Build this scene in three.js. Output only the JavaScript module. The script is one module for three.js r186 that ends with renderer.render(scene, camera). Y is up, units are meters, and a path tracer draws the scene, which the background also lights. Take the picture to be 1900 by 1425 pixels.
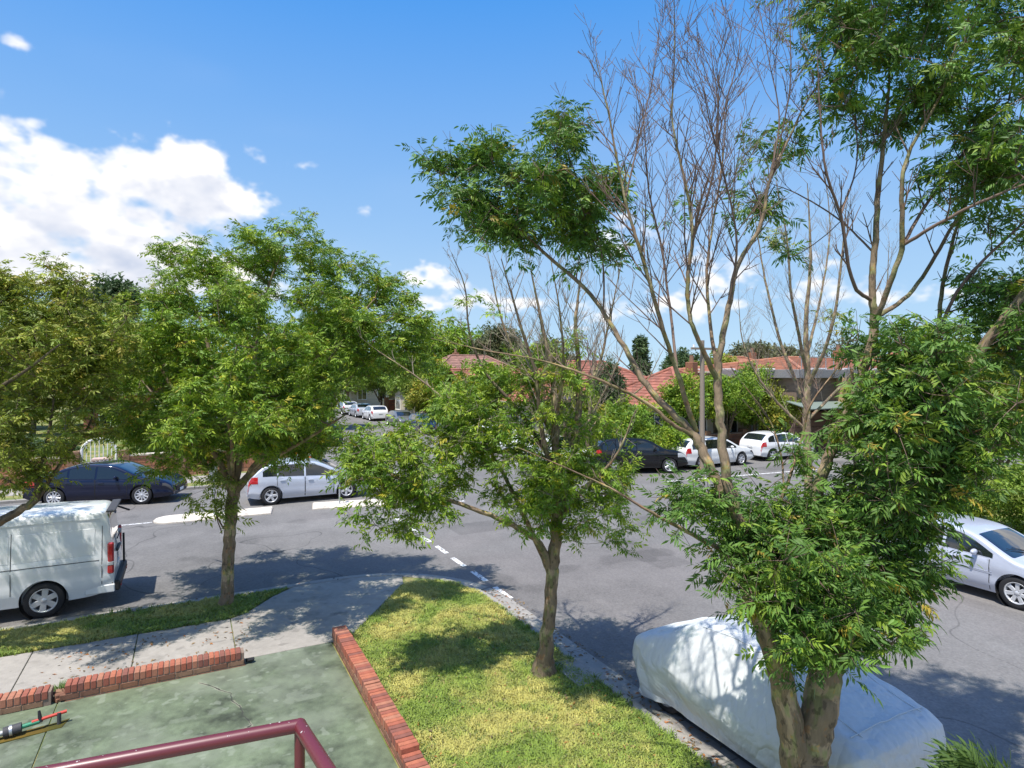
import * as THREE from 'three';
import { mergeGeometries, mergeVertices, toCreasedNormals } from 'three/addons/utils/BufferGeometryUtils.js';
import { ConvexGeometry } from 'three/addons/geometries/ConvexGeometry.js';
import { Brush, Evaluator, SUBTRACTION } from 'three-bvh-csg';

// ---------------------------------------------------------------- camera, sky, sun, exposure
// World axes follow the two streets: x runs along the side street (a), -z along the main street (b).
const V3 = THREE.Vector3;
const EYE = 4.7, FOC = 1150, HOR = 692;
const SN = Math.hypot(2200, 1150), FA = 1150 / SN, FB = 2200 / SN;     // how much of the view direction lies along a and b
const fwd = new V3(FA, 0, -FB), rgt = new V3(FB, 0, FA);
const scene = new THREE.Scene();
const camera = new THREE.PerspectiveCamera(2 * Math.atan(712.5 / FOC) * 180 / Math.PI, 4 / 3, 0.1, 6000);
camera.position.set(0, EYE, 0);
camera.lookAt(fwd.x * 10, EYE, fwd.z * 10);
camera.setViewOffset(1900, 1425, 0, 712.5 - HOR, 1900, 1425);
const renderer = new THREE.WebGLRenderer({ antialias: true });
renderer.toneMapping = THREE.LinearToneMapping;
const EXPO = 1.5;
renderer.toneMappingExposure = EXPO;
renderer.shadowMap.enabled = true;

function mulberry(a) { return () => { a |= 0; a = a + 0x6D2B79F5 | 0; let t = Math.imul(a ^ a >>> 15, 1 | a); t = t + Math.imul(t ^ t >>> 7, 61 | t) ^ t; return ((t ^ t >>> 14) >>> 0) / 4294967296; }; }
const clamp = (x, a = 0, b = 1) => x < a ? a : x > b ? b : x;
const mix = (a, b, t) => a + (b - a) * t;
const sst = (a, b, x) => { const t = clamp((x - a) / (b - a)); return t * t * (3 - 2 * t); };
const hash3 = (x, y, z) => { let h = Math.imul(x, 374761393) ^ Math.imul(y, 668265263) ^ Math.imul(z, 1274126177); h = Math.imul(h ^ h >>> 13, 1103515245); h ^= h >>> 16; return (h >>> 0) / 4294967296; };
function vn3(x, y, z) {
  const i = Math.floor(x), j = Math.floor(y), k = Math.floor(z);
  let u = x - i, v = y - j, w = z - k; u *= u * (3 - 2 * u); v *= v * (3 - 2 * v); w *= w * (3 - 2 * w);
  const a = mix(mix(hash3(i, j, k), hash3(i + 1, j, k), u), mix(hash3(i, j + 1, k), hash3(i + 1, j + 1, k), u), v);
  const b = mix(mix(hash3(i, j, k + 1), hash3(i + 1, j, k + 1), u), mix(hash3(i, j + 1, k + 1), hash3(i + 1, j + 1, k + 1), u), v);
  return mix(a, b, w);
}
function fbm3(x, y, z, o) { let s = 0, a = 0.5, t = 0; for (let i = 0; i < o; i++) { s += a * vn3(x, y, z); t += a; a *= 0.5; x = x * 2.03 + 7.1; y = y * 2.03 + 3.7; z = z * 2.03 + 1.9; } return s / t; }
function vn2(x, y, p, s) {            // tiles with period p
  const i = Math.floor(x), j = Math.floor(y); let u = x - i, v = y - j; u *= u * (3 - 2 * u); v *= v * (3 - 2 * v);
  const i0 = ((i % p) + p) % p, j0 = ((j % p) + p) % p, i1 = (i0 + 1) % p, j1 = (j0 + 1) % p;
  return mix(mix(hash3(i0, j0, s), hash3(i1, j0, s), u), mix(hash3(i0, j1, s), hash3(i1, j1, s), u), v);
}
function fbm2(u, v, p, o, s) { let r = 0, a = 0.5, t = 0; for (let i = 0; i < o; i++) { r += a * vn2(u * p, v * p, p, s + i); t += a; a *= 0.5; p *= 2; } return r / t; }

const sunTo = rgt.clone().multiplyScalar(-0.22).addScaledVector(fwd, -0.34).add(new V3(0, 1, 0)).normalize();
{
  // Blue sky with fair-weather cumulus: banks low over the horizon all round, a larger one to the left of the view.
  const SW = 4096, SH = 2048, data = new Float32Array(SW * SH * 4);
  const K = 1 / EXPO, az0 = Math.atan2(fwd.z, fwd.x);
  const toAE = (px, py) => { const x = (px - 950) / FOC, y = (HOR - py) / FOC; return [Math.atan(x), Math.atan(y / Math.hypot(1, x))]; };
  const puffs = [];
  const puff = (px, py, rx, ry, k = 1) => { const [az, el] = toAE(px, py), [a2] = toAE(px + rx, py), [, e2] = toAE(px, py - ry); puffs.push([az, el, Math.abs(a2 - az), Math.abs(e2 - el), k]); };
  puff(60, 350, 150, 95); puff(150, 400, 260, 100); puff(300, 320, 100, 60); puff(330, 370, 130, 80); puff(420, 390, 75, 45, .9); puff(120, 300, 60, 50); puff(-120, 330, 180, 130); puff(380, 285, 50, 30, .85);
  puff(40, 480, 420, 55, .75); puff(250, 500, 300, 40, .7);
  puff(35, 80, 45, 26, .72); puff(5, 170, 45, 28, .78); puff(100, 188, 40, 10, .6); puff(62, 225, 36, 22, .7); puff(480, 282, 44, 26, .74); puff(575, 305, 54, 18, .7); puff(668, 388, 38, 24, .7); puff(2, 122, 22, 18, .7);
  puff(790, 520, 90, 38, .75); puff(1220, 440, 120, 60, .7); puff(1420, 500, 220, 60, .66); puff(1300, 570, 420, 36, .6); puff(900, 560, 300, 30, .6); puff(1650, 540, 200, 40, .6); puff(250, 540, 400, 26, .6);
  const rnd = mulberry(5);
  for (let i = 0; i < 80; i++) { const az = 0.95 + rnd() * 4.4, el = 0.07 + rnd() * 0.5, s = 0.08 + rnd() * 0.16; puffs.push([az, el, s, s * 0.36, 0.6 + rnd() * 0.35]); }
  let row = puffs;
  const cloud = (az, el, x, y, z) => {
    let m = 0;
    for (const p of row) { let da = az - p[0]; da -= Math.round(da / 6.2831853) * 6.2831853; da /= p[2]; if (da > 2.3 || da < -2.3) continue; const de = (el - p[1]) / p[3]; const e = da * da + (de < 0 ? de * de * 1.3 : de * de); if (e < 5) m += p[4] * Math.exp(-1.25 * e); }
    if (m <= 0.05) return 0;
    m = m > 1 ? 1 + 0.35 * (1 - 1 / m) : m; const n = fbm3(x * 14, y * 24, z * 14, 5), h = fbm3(x * 46 + 3, y * 70, z * 46, 4);
    return m - 0.5 + 1.75 * (n - 0.5) + 1.1 * (h - 0.5) * (1.3 - m * 0.6);
  };
  for (let j = 0; j < SH; j++) {
    const el = ((j + 0.5) / SH - 0.5) * Math.PI, cy = Math.cos(el), y = Math.sin(el), e = Math.max(0, y);
    const g = Math.pow(e, 0.68); row = puffs.filter(p => Math.abs(el - p[1]) < p[3] * 2.3 + 0.04);
    const r0 = mix(0.63, 0.075, clamp(g * 1.52)), g0 = mix(0.86, 0.275, clamp(g * 1.36)), b0 = mix(1.0, 0.83, clamp(g * 1.1));
    for (let i = 0; i < SW; i++) {
      const th = ((i + 0.5) / SW - 0.5) * 2 * Math.PI, x = Math.cos(th) * cy, z = Math.sin(th) * cy, o = (j * SW + i) * 4;
      let r = r0, gg = g0, b = b0;
      if (y > 0) {
        const cs = x * sunTo.x + y * sunTo.y + z * sunTo.z, glow = cs > 0.5 ? 0.9 * Math.pow((cs - 0.5) / 0.5, 6) + 0.12 * (cs - 0.5) : 0; r += glow; gg += glow * 0.97; b += glow * 0.9;
        let az = th - az0; az -= Math.round(az / 6.2831853) * 6.2831853;
        const wisp = 0.07 * sst(0.45, 0.8, fbm3(x * 3, y * 9, z * 3, 3));
        r = mix(r, 0.9, wisp); gg = mix(gg, 0.92, wisp); b = mix(b, 0.96, wisp);
        const d = cloud(az, el, x, y, z);
        if (d > 0) {
          const a = sst(0, 0.55, d), up = cloud(az - 0.012, el + 0.035, x, y + 0.035, z);
          const sh = clamp(0.72 * sst(0.1, 0.85, up) + 0.2 * sst(0.5, 1.0, d) - 0.2 + 1.1 * (fbm3(x * 22, y * 34, z * 22, 4) - 0.5) * a);
          r = mix(r, mix(1.14, 0.62, sh), a); gg = mix(gg, mix(1.12, 0.69, sh), a); b = mix(b, mix(1.12, 0.85, sh), a);
        }
      }
      data[o] = r * K; data[o + 1] = gg * K; data[o + 2] = b * K; data[o + 3] = 1;
    }
  }
  const sky = new THREE.DataTexture(data, SW, SH, THREE.RGBAFormat, THREE.FloatType);
  sky.mapping = THREE.EquirectangularReflectionMapping; sky.magFilter = THREE.LinearFilter; sky.needsUpdate = true;
  scene.background = sky; scene.environment = sky;
}
const sun = new THREE.DirectionalLight(new THREE.Color(1, 0.955, 0.88), 4.3);
sun.position.copy(sunTo).multiplyScalar(80); sun.target.position.set(5, 0, -15); sun.position.add(sun.target.position);
sun.castShadow = true; sun.shadow.mapSize.set(4096, 4096);
Object.assign(sun.shadow.camera, { left: -50, right: 50, top: 50, bottom: -50, near: 1, far: 220 });
scene.add(sun, sun.target);

// ---------------------------------------------------------------- helpers
const W = (a, y, b) => new V3(a, y, -b);
const at = (px, py, d) => { const x = (px - 950) / FOC * d; return new V3(fwd.x * d + rgt.x * x, EYE - (py - HOR) / FOC * d, fwd.z * d + rgt.z * x); };
const used = new Map();
const numbered = n => { const k = used.get(n) || 0; used.set(n, k + 1); return k ? `${n}_${String(k).padStart(3, '0')}` : n; };
function tag(o, label, category, group) { o.userData.label = label; o.userData.category = category; if (group) o.userData.group = group; return o; }
function thing(name, label, category, group, pos, turn = 0) { const o = new THREE.Group(); o.name = numbered(name); tag(o, label, category, group); if (pos) o.position.copy(pos); o.rotation.y = turn; scene.add(o); return o; }
function mesh(name, geo, mat, parent) { const m = new THREE.Mesh(geo, mat); m.name = parent ? name : numbered(name); m.castShadow = m.receiveShadow = true; (parent || scene).add(m); return m; }
function structure(o) { o.userData.kind = 'structure'; return o; }
const lin = (r, g, b) => new THREE.Color().setRGB(r, g, b);
const std = (c, rough = 0.8, more = {}) => new THREE.MeshStandardMaterial({ color: c, roughness: rough, ...more });
const toS = v => Math.round(255 * clamp(v <= 0.0031308 ? v * 12.92 : 1.055 * Math.pow(v, 1 / 2.4) - 0.055));
function texture(n, metres, fn, srgb = true) {   // fn(u, v, out) writes linear r, g, b
  const d = new Uint8Array(n * n * 4), out = [0, 0, 0];
  for (let j = 0; j < n; j++) for (let i = 0; i < n; i++) { fn(i / n, j / n, out, i, j); const o = (j * n + i) * 4; for (let c = 0; c < 3; c++) d[o + c] = srgb ? toS(out[c]) : Math.round(255 * clamp(out[c])); d[o + 3] = 255; }
  const t = new THREE.DataTexture(d, n, n); t.wrapS = t.wrapT = THREE.RepeatWrapping; t.magFilter = THREE.LinearFilter; if (srgb) t.colorSpace = THREE.SRGBColorSpace;
  t.repeat.set(1 / metres, 1 / metres); t.needsUpdate = true; return t;
}
const flat = (shape, y, seg = 12) => { const g = new THREE.ShapeGeometry(shape, seg); g.rotateX(-Math.PI / 2); g.translate(0, y, 0); return g; };  // shape in (a, b)
const poly = pts => new THREE.Shape(pts.map(p => new THREE.Vector2(p[0], p[1])));
const slabGeo = (pts, y0, y1, bevel = 0.006) => { const g = new THREE.ExtrudeGeometry(poly(pts), { depth: y1 - y0 - bevel, bevelEnabled: true, bevelThickness: bevel, bevelSize: bevel, bevelOffset: -bevel, bevelSegments: 1 }); g.rotateX(-Math.PI / 2); g.translate(0, y0, 0); return g; };
function box(w, h, d, x = 0, y = 0, z = 0) { const g = new THREE.BoxGeometry(w, h, d); g.translate(x, y, z); return g; }
function chamfer(w, h, d, c) { const p = []; for (const sx of [-1, 1]) for (const sy of [-1, 1]) for (const sz of [-1, 1]) { const x = sx * w / 2, y = sy * h / 2, z = sz * d / 2; p.push(new V3(x - sx * c, y - sy * c, z), new V3(x - sx * c, y, z - sz * c), new V3(x, y - sy * c, z - sz * c)); } const g = new ConvexGeometry(p); const q = g.attributes.position, n = g.attributes.normal, uv = new Float32Array(q.count * 2);
  for (let i = 0; i < q.count; i++) { const ax = Math.abs(n.getX(i)), ay = Math.abs(n.getY(i)); uv[2 * i] = ax > 0.7 ? q.getZ(i) : q.getX(i); uv[2 * i + 1] = ay > 0.7 ? q.getZ(i) : q.getY(i); } g.setAttribute('uv', new THREE.BufferAttribute(uv, 2)); return g; }
function cyl(p, q, r0, r1 = r0, seg = 10) { const d = q.clone().sub(p), g = new THREE.CylinderGeometry(r1, r0, d.length(), seg); g.applyQuaternion(new THREE.Quaternion().setFromUnitVectors(new V3(0, 1, 0), d.clone().normalize())); g.translate((p.x + q.x) / 2, (p.y + q.y) / 2, (p.z + q.z) / 2); return g; }
class Tubes {      // many tapered tubes in one geometry
  constructor() { this.p = []; this.n = []; this.u = []; this.i = []; }
  add(pts, rad, sides = 5, bump = 0, seed = 1) {
    const base = this.p.length / 3, T = new V3(), N = new V3(), B = new V3(); let len = 0;
    N.set(0.31, 0.2, 0.93);
    for (let k = 0; k < pts.length; k++) {
      T.subVectors(pts[Math.min(k + 1, pts.length - 1)], pts[Math.max(k - 1, 0)]).normalize();
      N.addScaledVector(T, -N.dot(T)); if (N.lengthSq() < 1e-6) N.set(1, 0, 0).addScaledVector(T, -T.x); N.normalize(); B.crossVectors(T, N);
      if (k) len += pts[k].distanceTo(pts[k - 1]);
      for (let s = 0; s <= sides; s++) {
        const a = s / sides * Math.PI * 2, c = Math.cos(a), d = Math.sin(a), nx = N.x * c + B.x * d, ny = N.y * c + B.y * d, nz = N.z * c + B.z * d;
        let r = rad[k]; if (bump) r *= 1 + bump * (fbm3(c * 0.9 + seed, len * 4.2, d * 0.9, 3) - 0.5);
        this.p.push(pts[k].x + nx * r, pts[k].y + ny * r, pts[k].z + nz * r); this.n.push(nx, ny, nz); this.u.push(s / sides * Math.max(0.05, rad[0] * 6.28), len);
        if (k && s) { const q = base + k * (sides + 1) + s; this.i.push(q - sides - 2, q - sides - 1, q, q - sides - 2, q, q - 1); }
      }
    }
    const tip = this.p.length / 3, e = pts[pts.length - 1]; this.p.push(e.x, e.y, e.z); this.n.push(T.x, T.y, T.z); this.u.push(0, len);
    for (let s = 1; s <= sides; s++) this.i.push(tip - sides - 1 + s - 1, tip - sides - 1 + s, tip);
    return this;
  }
  geo() { const g = new THREE.BufferGeometry(); g.setAttribute('position', new THREE.Float32BufferAttribute(this.p, 3)); g.setAttribute('normal', new THREE.Float32BufferAttribute(this.n, 3)); g.setAttribute('uv', new THREE.Float32BufferAttribute(this.u, 2)); g.setIndex(this.i); return g; }
}
const smooth = (pts, n) => new THREE.CatmullRomCurve3(pts, false, 'centripetal').getPoints(n);

// ---------------------------------------------------------------- materials
const PATCH = [[0.17, 0.30, 0.405, 0.435, 0.8], [0.245, 0.27, 0.28, 0.42, 0.82], [0.34, 0.352, 0.05, 0.5, 0.86], [0.02, 0.16, 0.47, 0.50, 1.13], [0.42, 0.50, 0.30, 0.36, 0.85], [0.19, 0.235, 0.12, 0.19, 1.12], [0.6, 0.75, 0.5, 0.53, 0.82]];
const tRoad = texture(2048, 41, (u, v, o, i, j) => {
  const big = fbm2(u, v, 7, 4, 11), mid = fbm2(u, v, 60, 3, 21), gr = hash3(i, j, 5) - 0.5, gr2 = hash3(i >> 1, j >> 1, 9) - 0.5, streak = vn2(u * 400, v * 12, 400, 31) - 0.5;
  let t = 0.155 * (1 + 0.34 * (big - 0.5) + 0.28 * (mid - 0.5) + 0.30 * gr + 0.16 * gr2 + 0.05 * streak);
  const oil = sst(0.70, 0.80, fbm2(u, v, 26, 3, 77)); t *= 1 - 0.22 * oil;
  const pale = sst(0.66, 0.74, fbm2(u, v, 17, 4, 57)); t *= 1 + 0.14 * pale;
  const cr = Math.abs(fbm2(u, v, 9, 5, 151) - 0.5), seam = Math.abs(fbm2(u, v, 4, 5, 161) - 0.5); t *= 1 - 0.5 * (1 - sst(0.0006, 0.0022, cr)) * sst(0.5, 0.6, fbm2(u, v, 6, 2, 155)) - 0.45 * (1 - sst(0.0004, 0.0013, seam));
  for (const q of PATCH) if (u > q[0] && u < q[1] && v > q[2] && v < q[3]) t *= q[4] + 0.12 * (mid - 0.5);
  const w = sst(0.5, 0.7, fbm2(u, v, 11, 3, 41)) * 0.03;
  o[0] = t * (1.03 + w); o[1] = t * 0.985; o[2] = t * 0.93;
});
const tBump = texture(512, 1.3, (u, v, o, i, j) => { o[0] = o[1] = o[2] = 0.5 * fbm2(u, v, 90, 2, 3) + 0.5 * hash3(i >> 1, j >> 1, 3); }, false);
const tConc = texture(1024, 5.3, (u, v, o, i, j) => {
  const a = fbm2(u, v, 5, 5, 5), b = fbm2(u, v, 70, 3, 8), g = hash3(i, j, 2) - 0.5, st = sst(0.62, 0.74, fbm2(u, v, 13, 4, 15)), dk = sst(0.68, 0.8, fbm2(u, v, 34, 3, 19));
  const t = 0.30 * (1 + 0.36 * (a - 0.5) + 0.24 * (b - 0.5) + 0.16 * g - 0.16 * st - 0.22 * dk);
  o[0] = t * 1.04; o[1] = t * 0.955; o[2] = t * 0.835;
});
const tCoarse = texture(512, 2.3, (u, v, o, i, j) => { o[0] = o[1] = o[2] = 0.6 * fbm2(u, v, 24, 4, 6) + 0.4 * hash3(i, j, 4); }, false);
// green painted yard: worn patches, pale scuffs, a crack (coordinates in metres within an 8 m square whose corner is a = -6, b = 4)
const crack = [[370, 1268], [392, 1274], [402, 1280], [425, 1286], [430, 1300], [446, 1316], [450, 1328], [466, 1345], [440, 1360]].map(([x, y]) => { const p = at(x, y, FOC * (EYE - 0.11) / (y - HOR)); return [(p.x + 6) / 8, (-p.z - 4) / 8]; });
const segD = (u, v, a, b) => { const dx = b[0] - a[0], dy = b[1] - a[1], t = clamp(((u - a[0]) * dx + (v - a[1]) * dy) / (dx * dx + dy * dy)); return Math.hypot(u - a[0] - dx * t, v - a[1] - dy * t); };
const tYard = texture(1024, 8, (u, v, o, i, j) => {
  const a = fbm2(u, v, 6, 4, 105), m = fbm2(u, v, 30, 4, 106), g = hash3(i, j, 12) - 0.5, worn = sst(0.54, 0.72, fbm2(u, v, 9, 5, 108)), sp = sst(0.72, 0.8, fbm2(u, v, 52, 3, 109)), scuff = sst(0.62, 0.70, fbm2(u, v, 44, 4, 111)), dark = sst(0.60, 0.75, fbm2(u, v, 15, 4, 114));
  let r = 0.104, gg = 0.130, b = 0.078; const k = 1 + 0.7 * (a - 0.5) + 1.0 * (m - 0.5) + 0.5 * (fbm2(u, v, 110, 2, 117) - 0.5) + 0.22 * g - 0.3 * dark;
  r *= k; gg *= k; b *= k;
  r = mix(r, 0.20, worn * 0.42); gg = mix(gg, 0.225, worn * 0.42); b = mix(b, 0.165, worn * 0.42);
  const s = Math.max(sp * 0.3, scuff * 0.16); r = mix(r, 0.31, s); gg = mix(gg, 0.34, s); b = mix(b, 0.27, s);
  let d = 9; const wx = (fbm2(u, v, 70, 3, 131) - 0.5) * 0.014; for (let q = 1; q < crack.length; q++) d = Math.min(d, segD(u + wx, v - wx, crack[q - 1], crack[q]));
  const pale = (1 - sst(0.0006, 0.0035, d)) * sst(0.42, 0.6, m); r = mix(r, 0.36, pale * 0.7); gg = mix(gg, 0.34, pale * 0.7); b = mix(b, 0.25, pale * 0.7);
  const line = 1 - sst(0.0003, 0.0012, d + wx * 0.1); r = mix(r, 0.03, line); gg = mix(gg, 0.03, line); b = mix(b, 0.025, line);
  o[0] = r; o[1] = gg; o[2] = b;
});
tYard.offset.set(6 / 8, -4 / 8);
const tSoil = texture(1024, 6.1, (u, v, o, i, j) => {
  const a = fbm2(u, v, 8, 5, 205), b = fbm2(u, v, 60, 3, 208), g = hash3(i, j, 2), dry = sst(0.42, 0.68, fbm2(u, v, 14, 4, 212));
  const k = 0.7 + 0.6 * b * (0.6 + 0.8 * g);
  o[0] = mix(0.13, 0.27, dry) * k; o[1] = mix(0.17, 0.24, dry) * k; o[2] = mix(0.04, 0.085, dry) * k;
});
const tBark = texture(512, 0.9, (u, v, o, i, j) => {
  const f = fbm2(u, v * 0.999, 10, 5, 301), s = vn2(u * 70, v * 9, 630, 305), pt = sst(0.52, 0.64, fbm2(u, v, 5, 4, 309)), g = hash3(i, j, 8) - 0.5;
  const k = 0.62 + 0.55 * f + 0.14 * (s - 0.5) + 0.12 * g;
  const kn = sst(0.62, 0.72, fbm2(u, v, 14, 4, 321)), gr2 = sst(0.56, 0.7, fbm2(u, v, 6, 4, 331)), rust = sst(0.64, 0.72, fbm2(u, v, 11, 4, 341)); const kk = k * (1 - 0.45 * kn); o[0] = mix(0.215, 0.385, pt) * kk; o[1] = mix(0.18, 0.325, pt) * kk; o[2] = mix(0.135, 0.24, pt) * kk; o[0] *= 1 - 0.22 * gr2 + 0.25 * rust; o[2] *= 1 - 0.3 * gr2 - 0.2 * rust;
});
const tBarkB = texture(512, 0.9, (u, v, o) => { o[0] = o[1] = o[2] = 0.8 * fbm2(u, v, 12, 5, 301) + 0.2 * vn2(u * 60, v * 8, 480, 305); }, false);
const tBrick = texture(256, 0.31, (u, v, o, i, j) => { const a = fbm2(u, v, 6, 4, 401), g = hash3(i, j, 7) - 0.5, s = sst(0.62, 0.78, fbm2(u, v, 11, 3, 405)); const k = 0.74 + 0.5 * a + 0.25 * g - 0.3 * s; o[0] = o[1] = o[2] = 0.8 * k; });
const tGrain = texture(512, 3, (u, v, o, i, j) => { const k = 0.80 + 0.25 * (fbm2(u, v, 6, 4, 501) - 0.5) + 0.28 * (fbm2(u, v, 60, 2, 503) - 0.5) + 0.1 * (hash3(i, j, 3) - 0.5); o[0] = o[1] = o[2] = k; });
const tTiles = texture(512, 4.8, (u, v, o, i, j) => { const c = hash3(Math.floor(u * 16), Math.floor(v * 16), 61) - 0.5, k = 0.8 + 0.34 * c + 0.4 * (fbm2(u, v, 9, 4, 601) - 0.5) + 0.12 * (hash3(i, j, 3) - 0.5); o[0] = o[1] = o[2] = k; });

const tWorn = texture(512, 2.1, (u, v, o, i, j) => { const n = fbm2(u, v, 40, 4, 701), w = sst(0.60, 0.66, n + 0.10 * (hash3(i, j, 6) - 0.5)), k = 0.95 + 0.2 * (fbm2(u, v, 7, 3, 705) - 0.5); o[0] = mix(0.92 * k, 0.2, w); o[1] = mix(0.91 * k, 0.19, w); o[2] = mix(0.88 * k, 0.185, w); });
const M = {
  road: std(0xffffff, 0.92, { map: tRoad, bumpMap: tBump, bumpScale: 0.004 }),
  conc: std(0xffffff, 0.9, { map: tConc, bumpMap: tCoarse, bumpScale: 0.004 }),
  kerb: std(lin(0.92, 0.94, 0.97), 0.9, { map: tConc, bumpMap: tCoarse, bumpScale: 0.005 }),
  island: std(lin(2.1, 2.05, 2.0), 0.85, { map: tConc, bumpMap: tCoarse, bumpScale: 0.003 }),
  yard: std(0xffffff, 0.72, { map: tYard, bumpMap: tCoarse, bumpScale: 0.003 }),
  soil: std(0xffffff, 1, { map: tSoil, bumpMap: tCoarse, bumpScale: 0.02 }),
  paint: std(lin(0.78, 0.78, 0.78), 0.7, { map: tWorn, bumpMap: tBump, bumpScale: 0.003 }),
  bark: std(lin(1.12, 0.98, 0.84), 0.9, { map: tBark, bumpMap: tBarkB, bumpScale: 0.012 }),
  barkDark: std(lin(0.62, 0.54, 0.48), 0.9, { map: tBark, bumpMap: tBarkB, bumpScale: 0.012 }),
  barkTan: std(lin(1.15, 0.92, 0.74), 0.85, { map: tBark, bumpMap: tBarkB, bumpScale: 0.008 }),
  twig: std(lin(0.165, 0.11, 0.085), 0.85), twigPale: std(lin(0.27, 0.22, 0.17), 0.85),
  mortar: std(lin(0.30, 0.22, 0.17), 0.95, { map: tGrain }),
  brick: [[0.33, 0.098, 0.055], [0.38, 0.125, 0.068], [0.28, 0.088, 0.055], [0.36, 0.15, 0.09], [0.21, 0.078, 0.055]].map(c => std(lin(c[0] * 1.2, c[1] * 1.2, c[2] * 1.2), 0.8, { map: tBrick, bumpMap: tBrick, bumpScale: 0.003 })),
  brickFace: [[0.27, 0.125, 0.07], [0.31, 0.14, 0.075], [0.21, 0.10, 0.062], [0.29, 0.165, 0.10]].map(c => std(lin(...c), 0.88, { map: tBrick, bumpMap: tBrick, bumpScale: 0.004 })),
  glass: new THREE.MeshPhysicalMaterial({ color: lin(0.012, 0.016, 0.018), roughness: 0.04, metalness: 0, clearcoat: 1, clearcoatRoughness: 0.02, ior: 1.5 }),
  rubber: std(lin(0.018, 0.018, 0.02), 0.85), black: std(lin(0.015, 0.015, 0.016), 0.6), darkGrey: std(lin(0.05, 0.05, 0.055), 0.7),
  alloy: std(lin(0.6, 0.61, 0.63), 0.3, { metalness: 0.35 }), steel: std(lin(0.5, 0.51, 0.52), 0.4, { metalness: 0.8 }), galv: std(lin(0.42, 0.44, 0.45), 0.55, { metalness: 0.5 }),
  red: new THREE.MeshPhysicalMaterial({ color: lin(0.42, 0.012, 0.014), roughness: 0.15, clearcoat: 1 }), clear: new THREE.MeshPhysicalMaterial({ color: lin(0.42, 0.44, 0.46), roughness: 0.1, clearcoat: 1 }), amber: std(lin(0.7, 0.22, 0.02), 0.2),
  maroon: new THREE.MeshPhysicalMaterial({ color: lin(0.118, 0.014, 0.019), roughness: 0.45, clearcoat: 0.5, clearcoatRoughness: 0.3 }),
  orange: std(lin(0.85, 0.16, 0.02), 0.55), white: std(lin(0.78, 0.78, 0.77), 0.5), cream: std(lin(0.62, 0.55, 0.44), 0.85, { map: tGrain }), greyWall: std(lin(0.42, 0.41, 0.40), 0.85, { map: tGrain }),
};
const carPaint = (r, g, b, metal = 0) => new THREE.MeshPhysicalMaterial({ color: lin(r, g, b), specularIntensity: r < 0.1 ? 0.1 : 0.6, roughness: metal ? 0.38 : 0.45, metalness: metal, clearcoat: 1, clearcoatRoughness: 0.04 });

// ---------------------------------------------------------------- ground, roads, kerbs, paths
const RND = mulberry(77);
{ const g = new THREE.PlaneGeometry(5000, 5000); g.rotateX(-Math.PI / 2); g.translate(0, -0.05, 0); structure(mesh('ground', g, std(lin(0.12, 0.13, 0.07), 1))); }
const road = structure(mesh('road', flat(poly([[-120, -60], [120, -60], [120, 200], [-120, 200]]), 0), M.road));
const arc = (ca, cb, r, t0, t1, n) => Array.from({ length: n + 1 }, (_, i) => { const t = t0 + (t1 - t0) * i / n; return [ca + r * Math.cos(t), cb + r * Math.sin(t)]; });
const KA = 14.08, KB = 5.55, KR = 2.6;             // kerb faces of the home corner and its radius
const kerbLine = off => [[-40, KA - off], [KB - KR, KA - off], ...arc(KB - KR, KA - KR, KR - off, Math.PI / 2, 0, 12).slice(1), [KB - off, -20]];
const home = structure(mesh('verge_ground', slabGeo([[-40, -20], ...kerbLine(0.12)], -0.04, 0.095, 0.002), M.soil));
// kerb stones, each a piece of its own
const kerb = structure(new THREE.Group()); kerb.name = 'kerb'; scene.add(kerb);
const gutter = structure(new THREE.Group()); gutter.name = 'gutter'; scene.add(gutter);
function strip(pts, off0, off1) {                 // offset a polyline to the left by off0..off1
  const o = d => pts.map((p, i) => { const a = pts[Math.max(i - 1, 0)], b = pts[Math.min(i + 1, pts.length - 1)], l = Math.hypot(b[0] - a[0], b[1] - a[1]); return [p[0] - (b[1] - a[1]) / l * d, p[1] + (b[0] - a[0]) / l * d]; });
  return [...o(off0), ...o(off1).reverse()];
}
function dense(pts, step) { const out = [pts[0]]; for (let i = 1; i < pts.length; i++) { const [x0, y0] = pts[i - 1], [x1, y1] = pts[i], n = Math.max(1, Math.round(Math.hypot(x1 - x0, y1 - y0) / step)); for (let k = 1; k <= n; k++) out.push([mix(x0, x1, k / n), mix(y0, y1, k / n)]); } return out; }
{
  const P = dense([[-14, KA], [KB - KR, KA], ...arc(KB - KR, KA - KR, KR, Math.PI / 2, 0, 12).slice(1), [KB, -3]], 0.34);
  let n = 0;
  for (let i = 0; i + 1 < P.length; i += 5) {
    const q = P.slice(i, i + 6); if (q.length < 2) break;
    const e = q.map(p => p.slice()); const l = q.length - 1, L = Math.hypot(e[l][0] - e[l - 1][0], e[l][1] - e[l - 1][1]); e[l] = [e[l][0] - (e[l][0] - e[l - 1][0]) / L * 0.012, e[l][1] - (e[l][1] - e[l - 1][1]) / L * 0.012];
    mesh('kerb_stone', slabGeo(strip(e, 0, -0.14).reverse(), -0.03, 0.118 + RND() * 0.006, 0.022), M.kerb, kerb);
    mesh('gutter_slab', slabGeo(strip(e, 0.40, 0.002).reverse(), -0.03, 0.009 + RND() * 0.003, 0.006), M.kerb, gutter); n++;
  }
}
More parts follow.
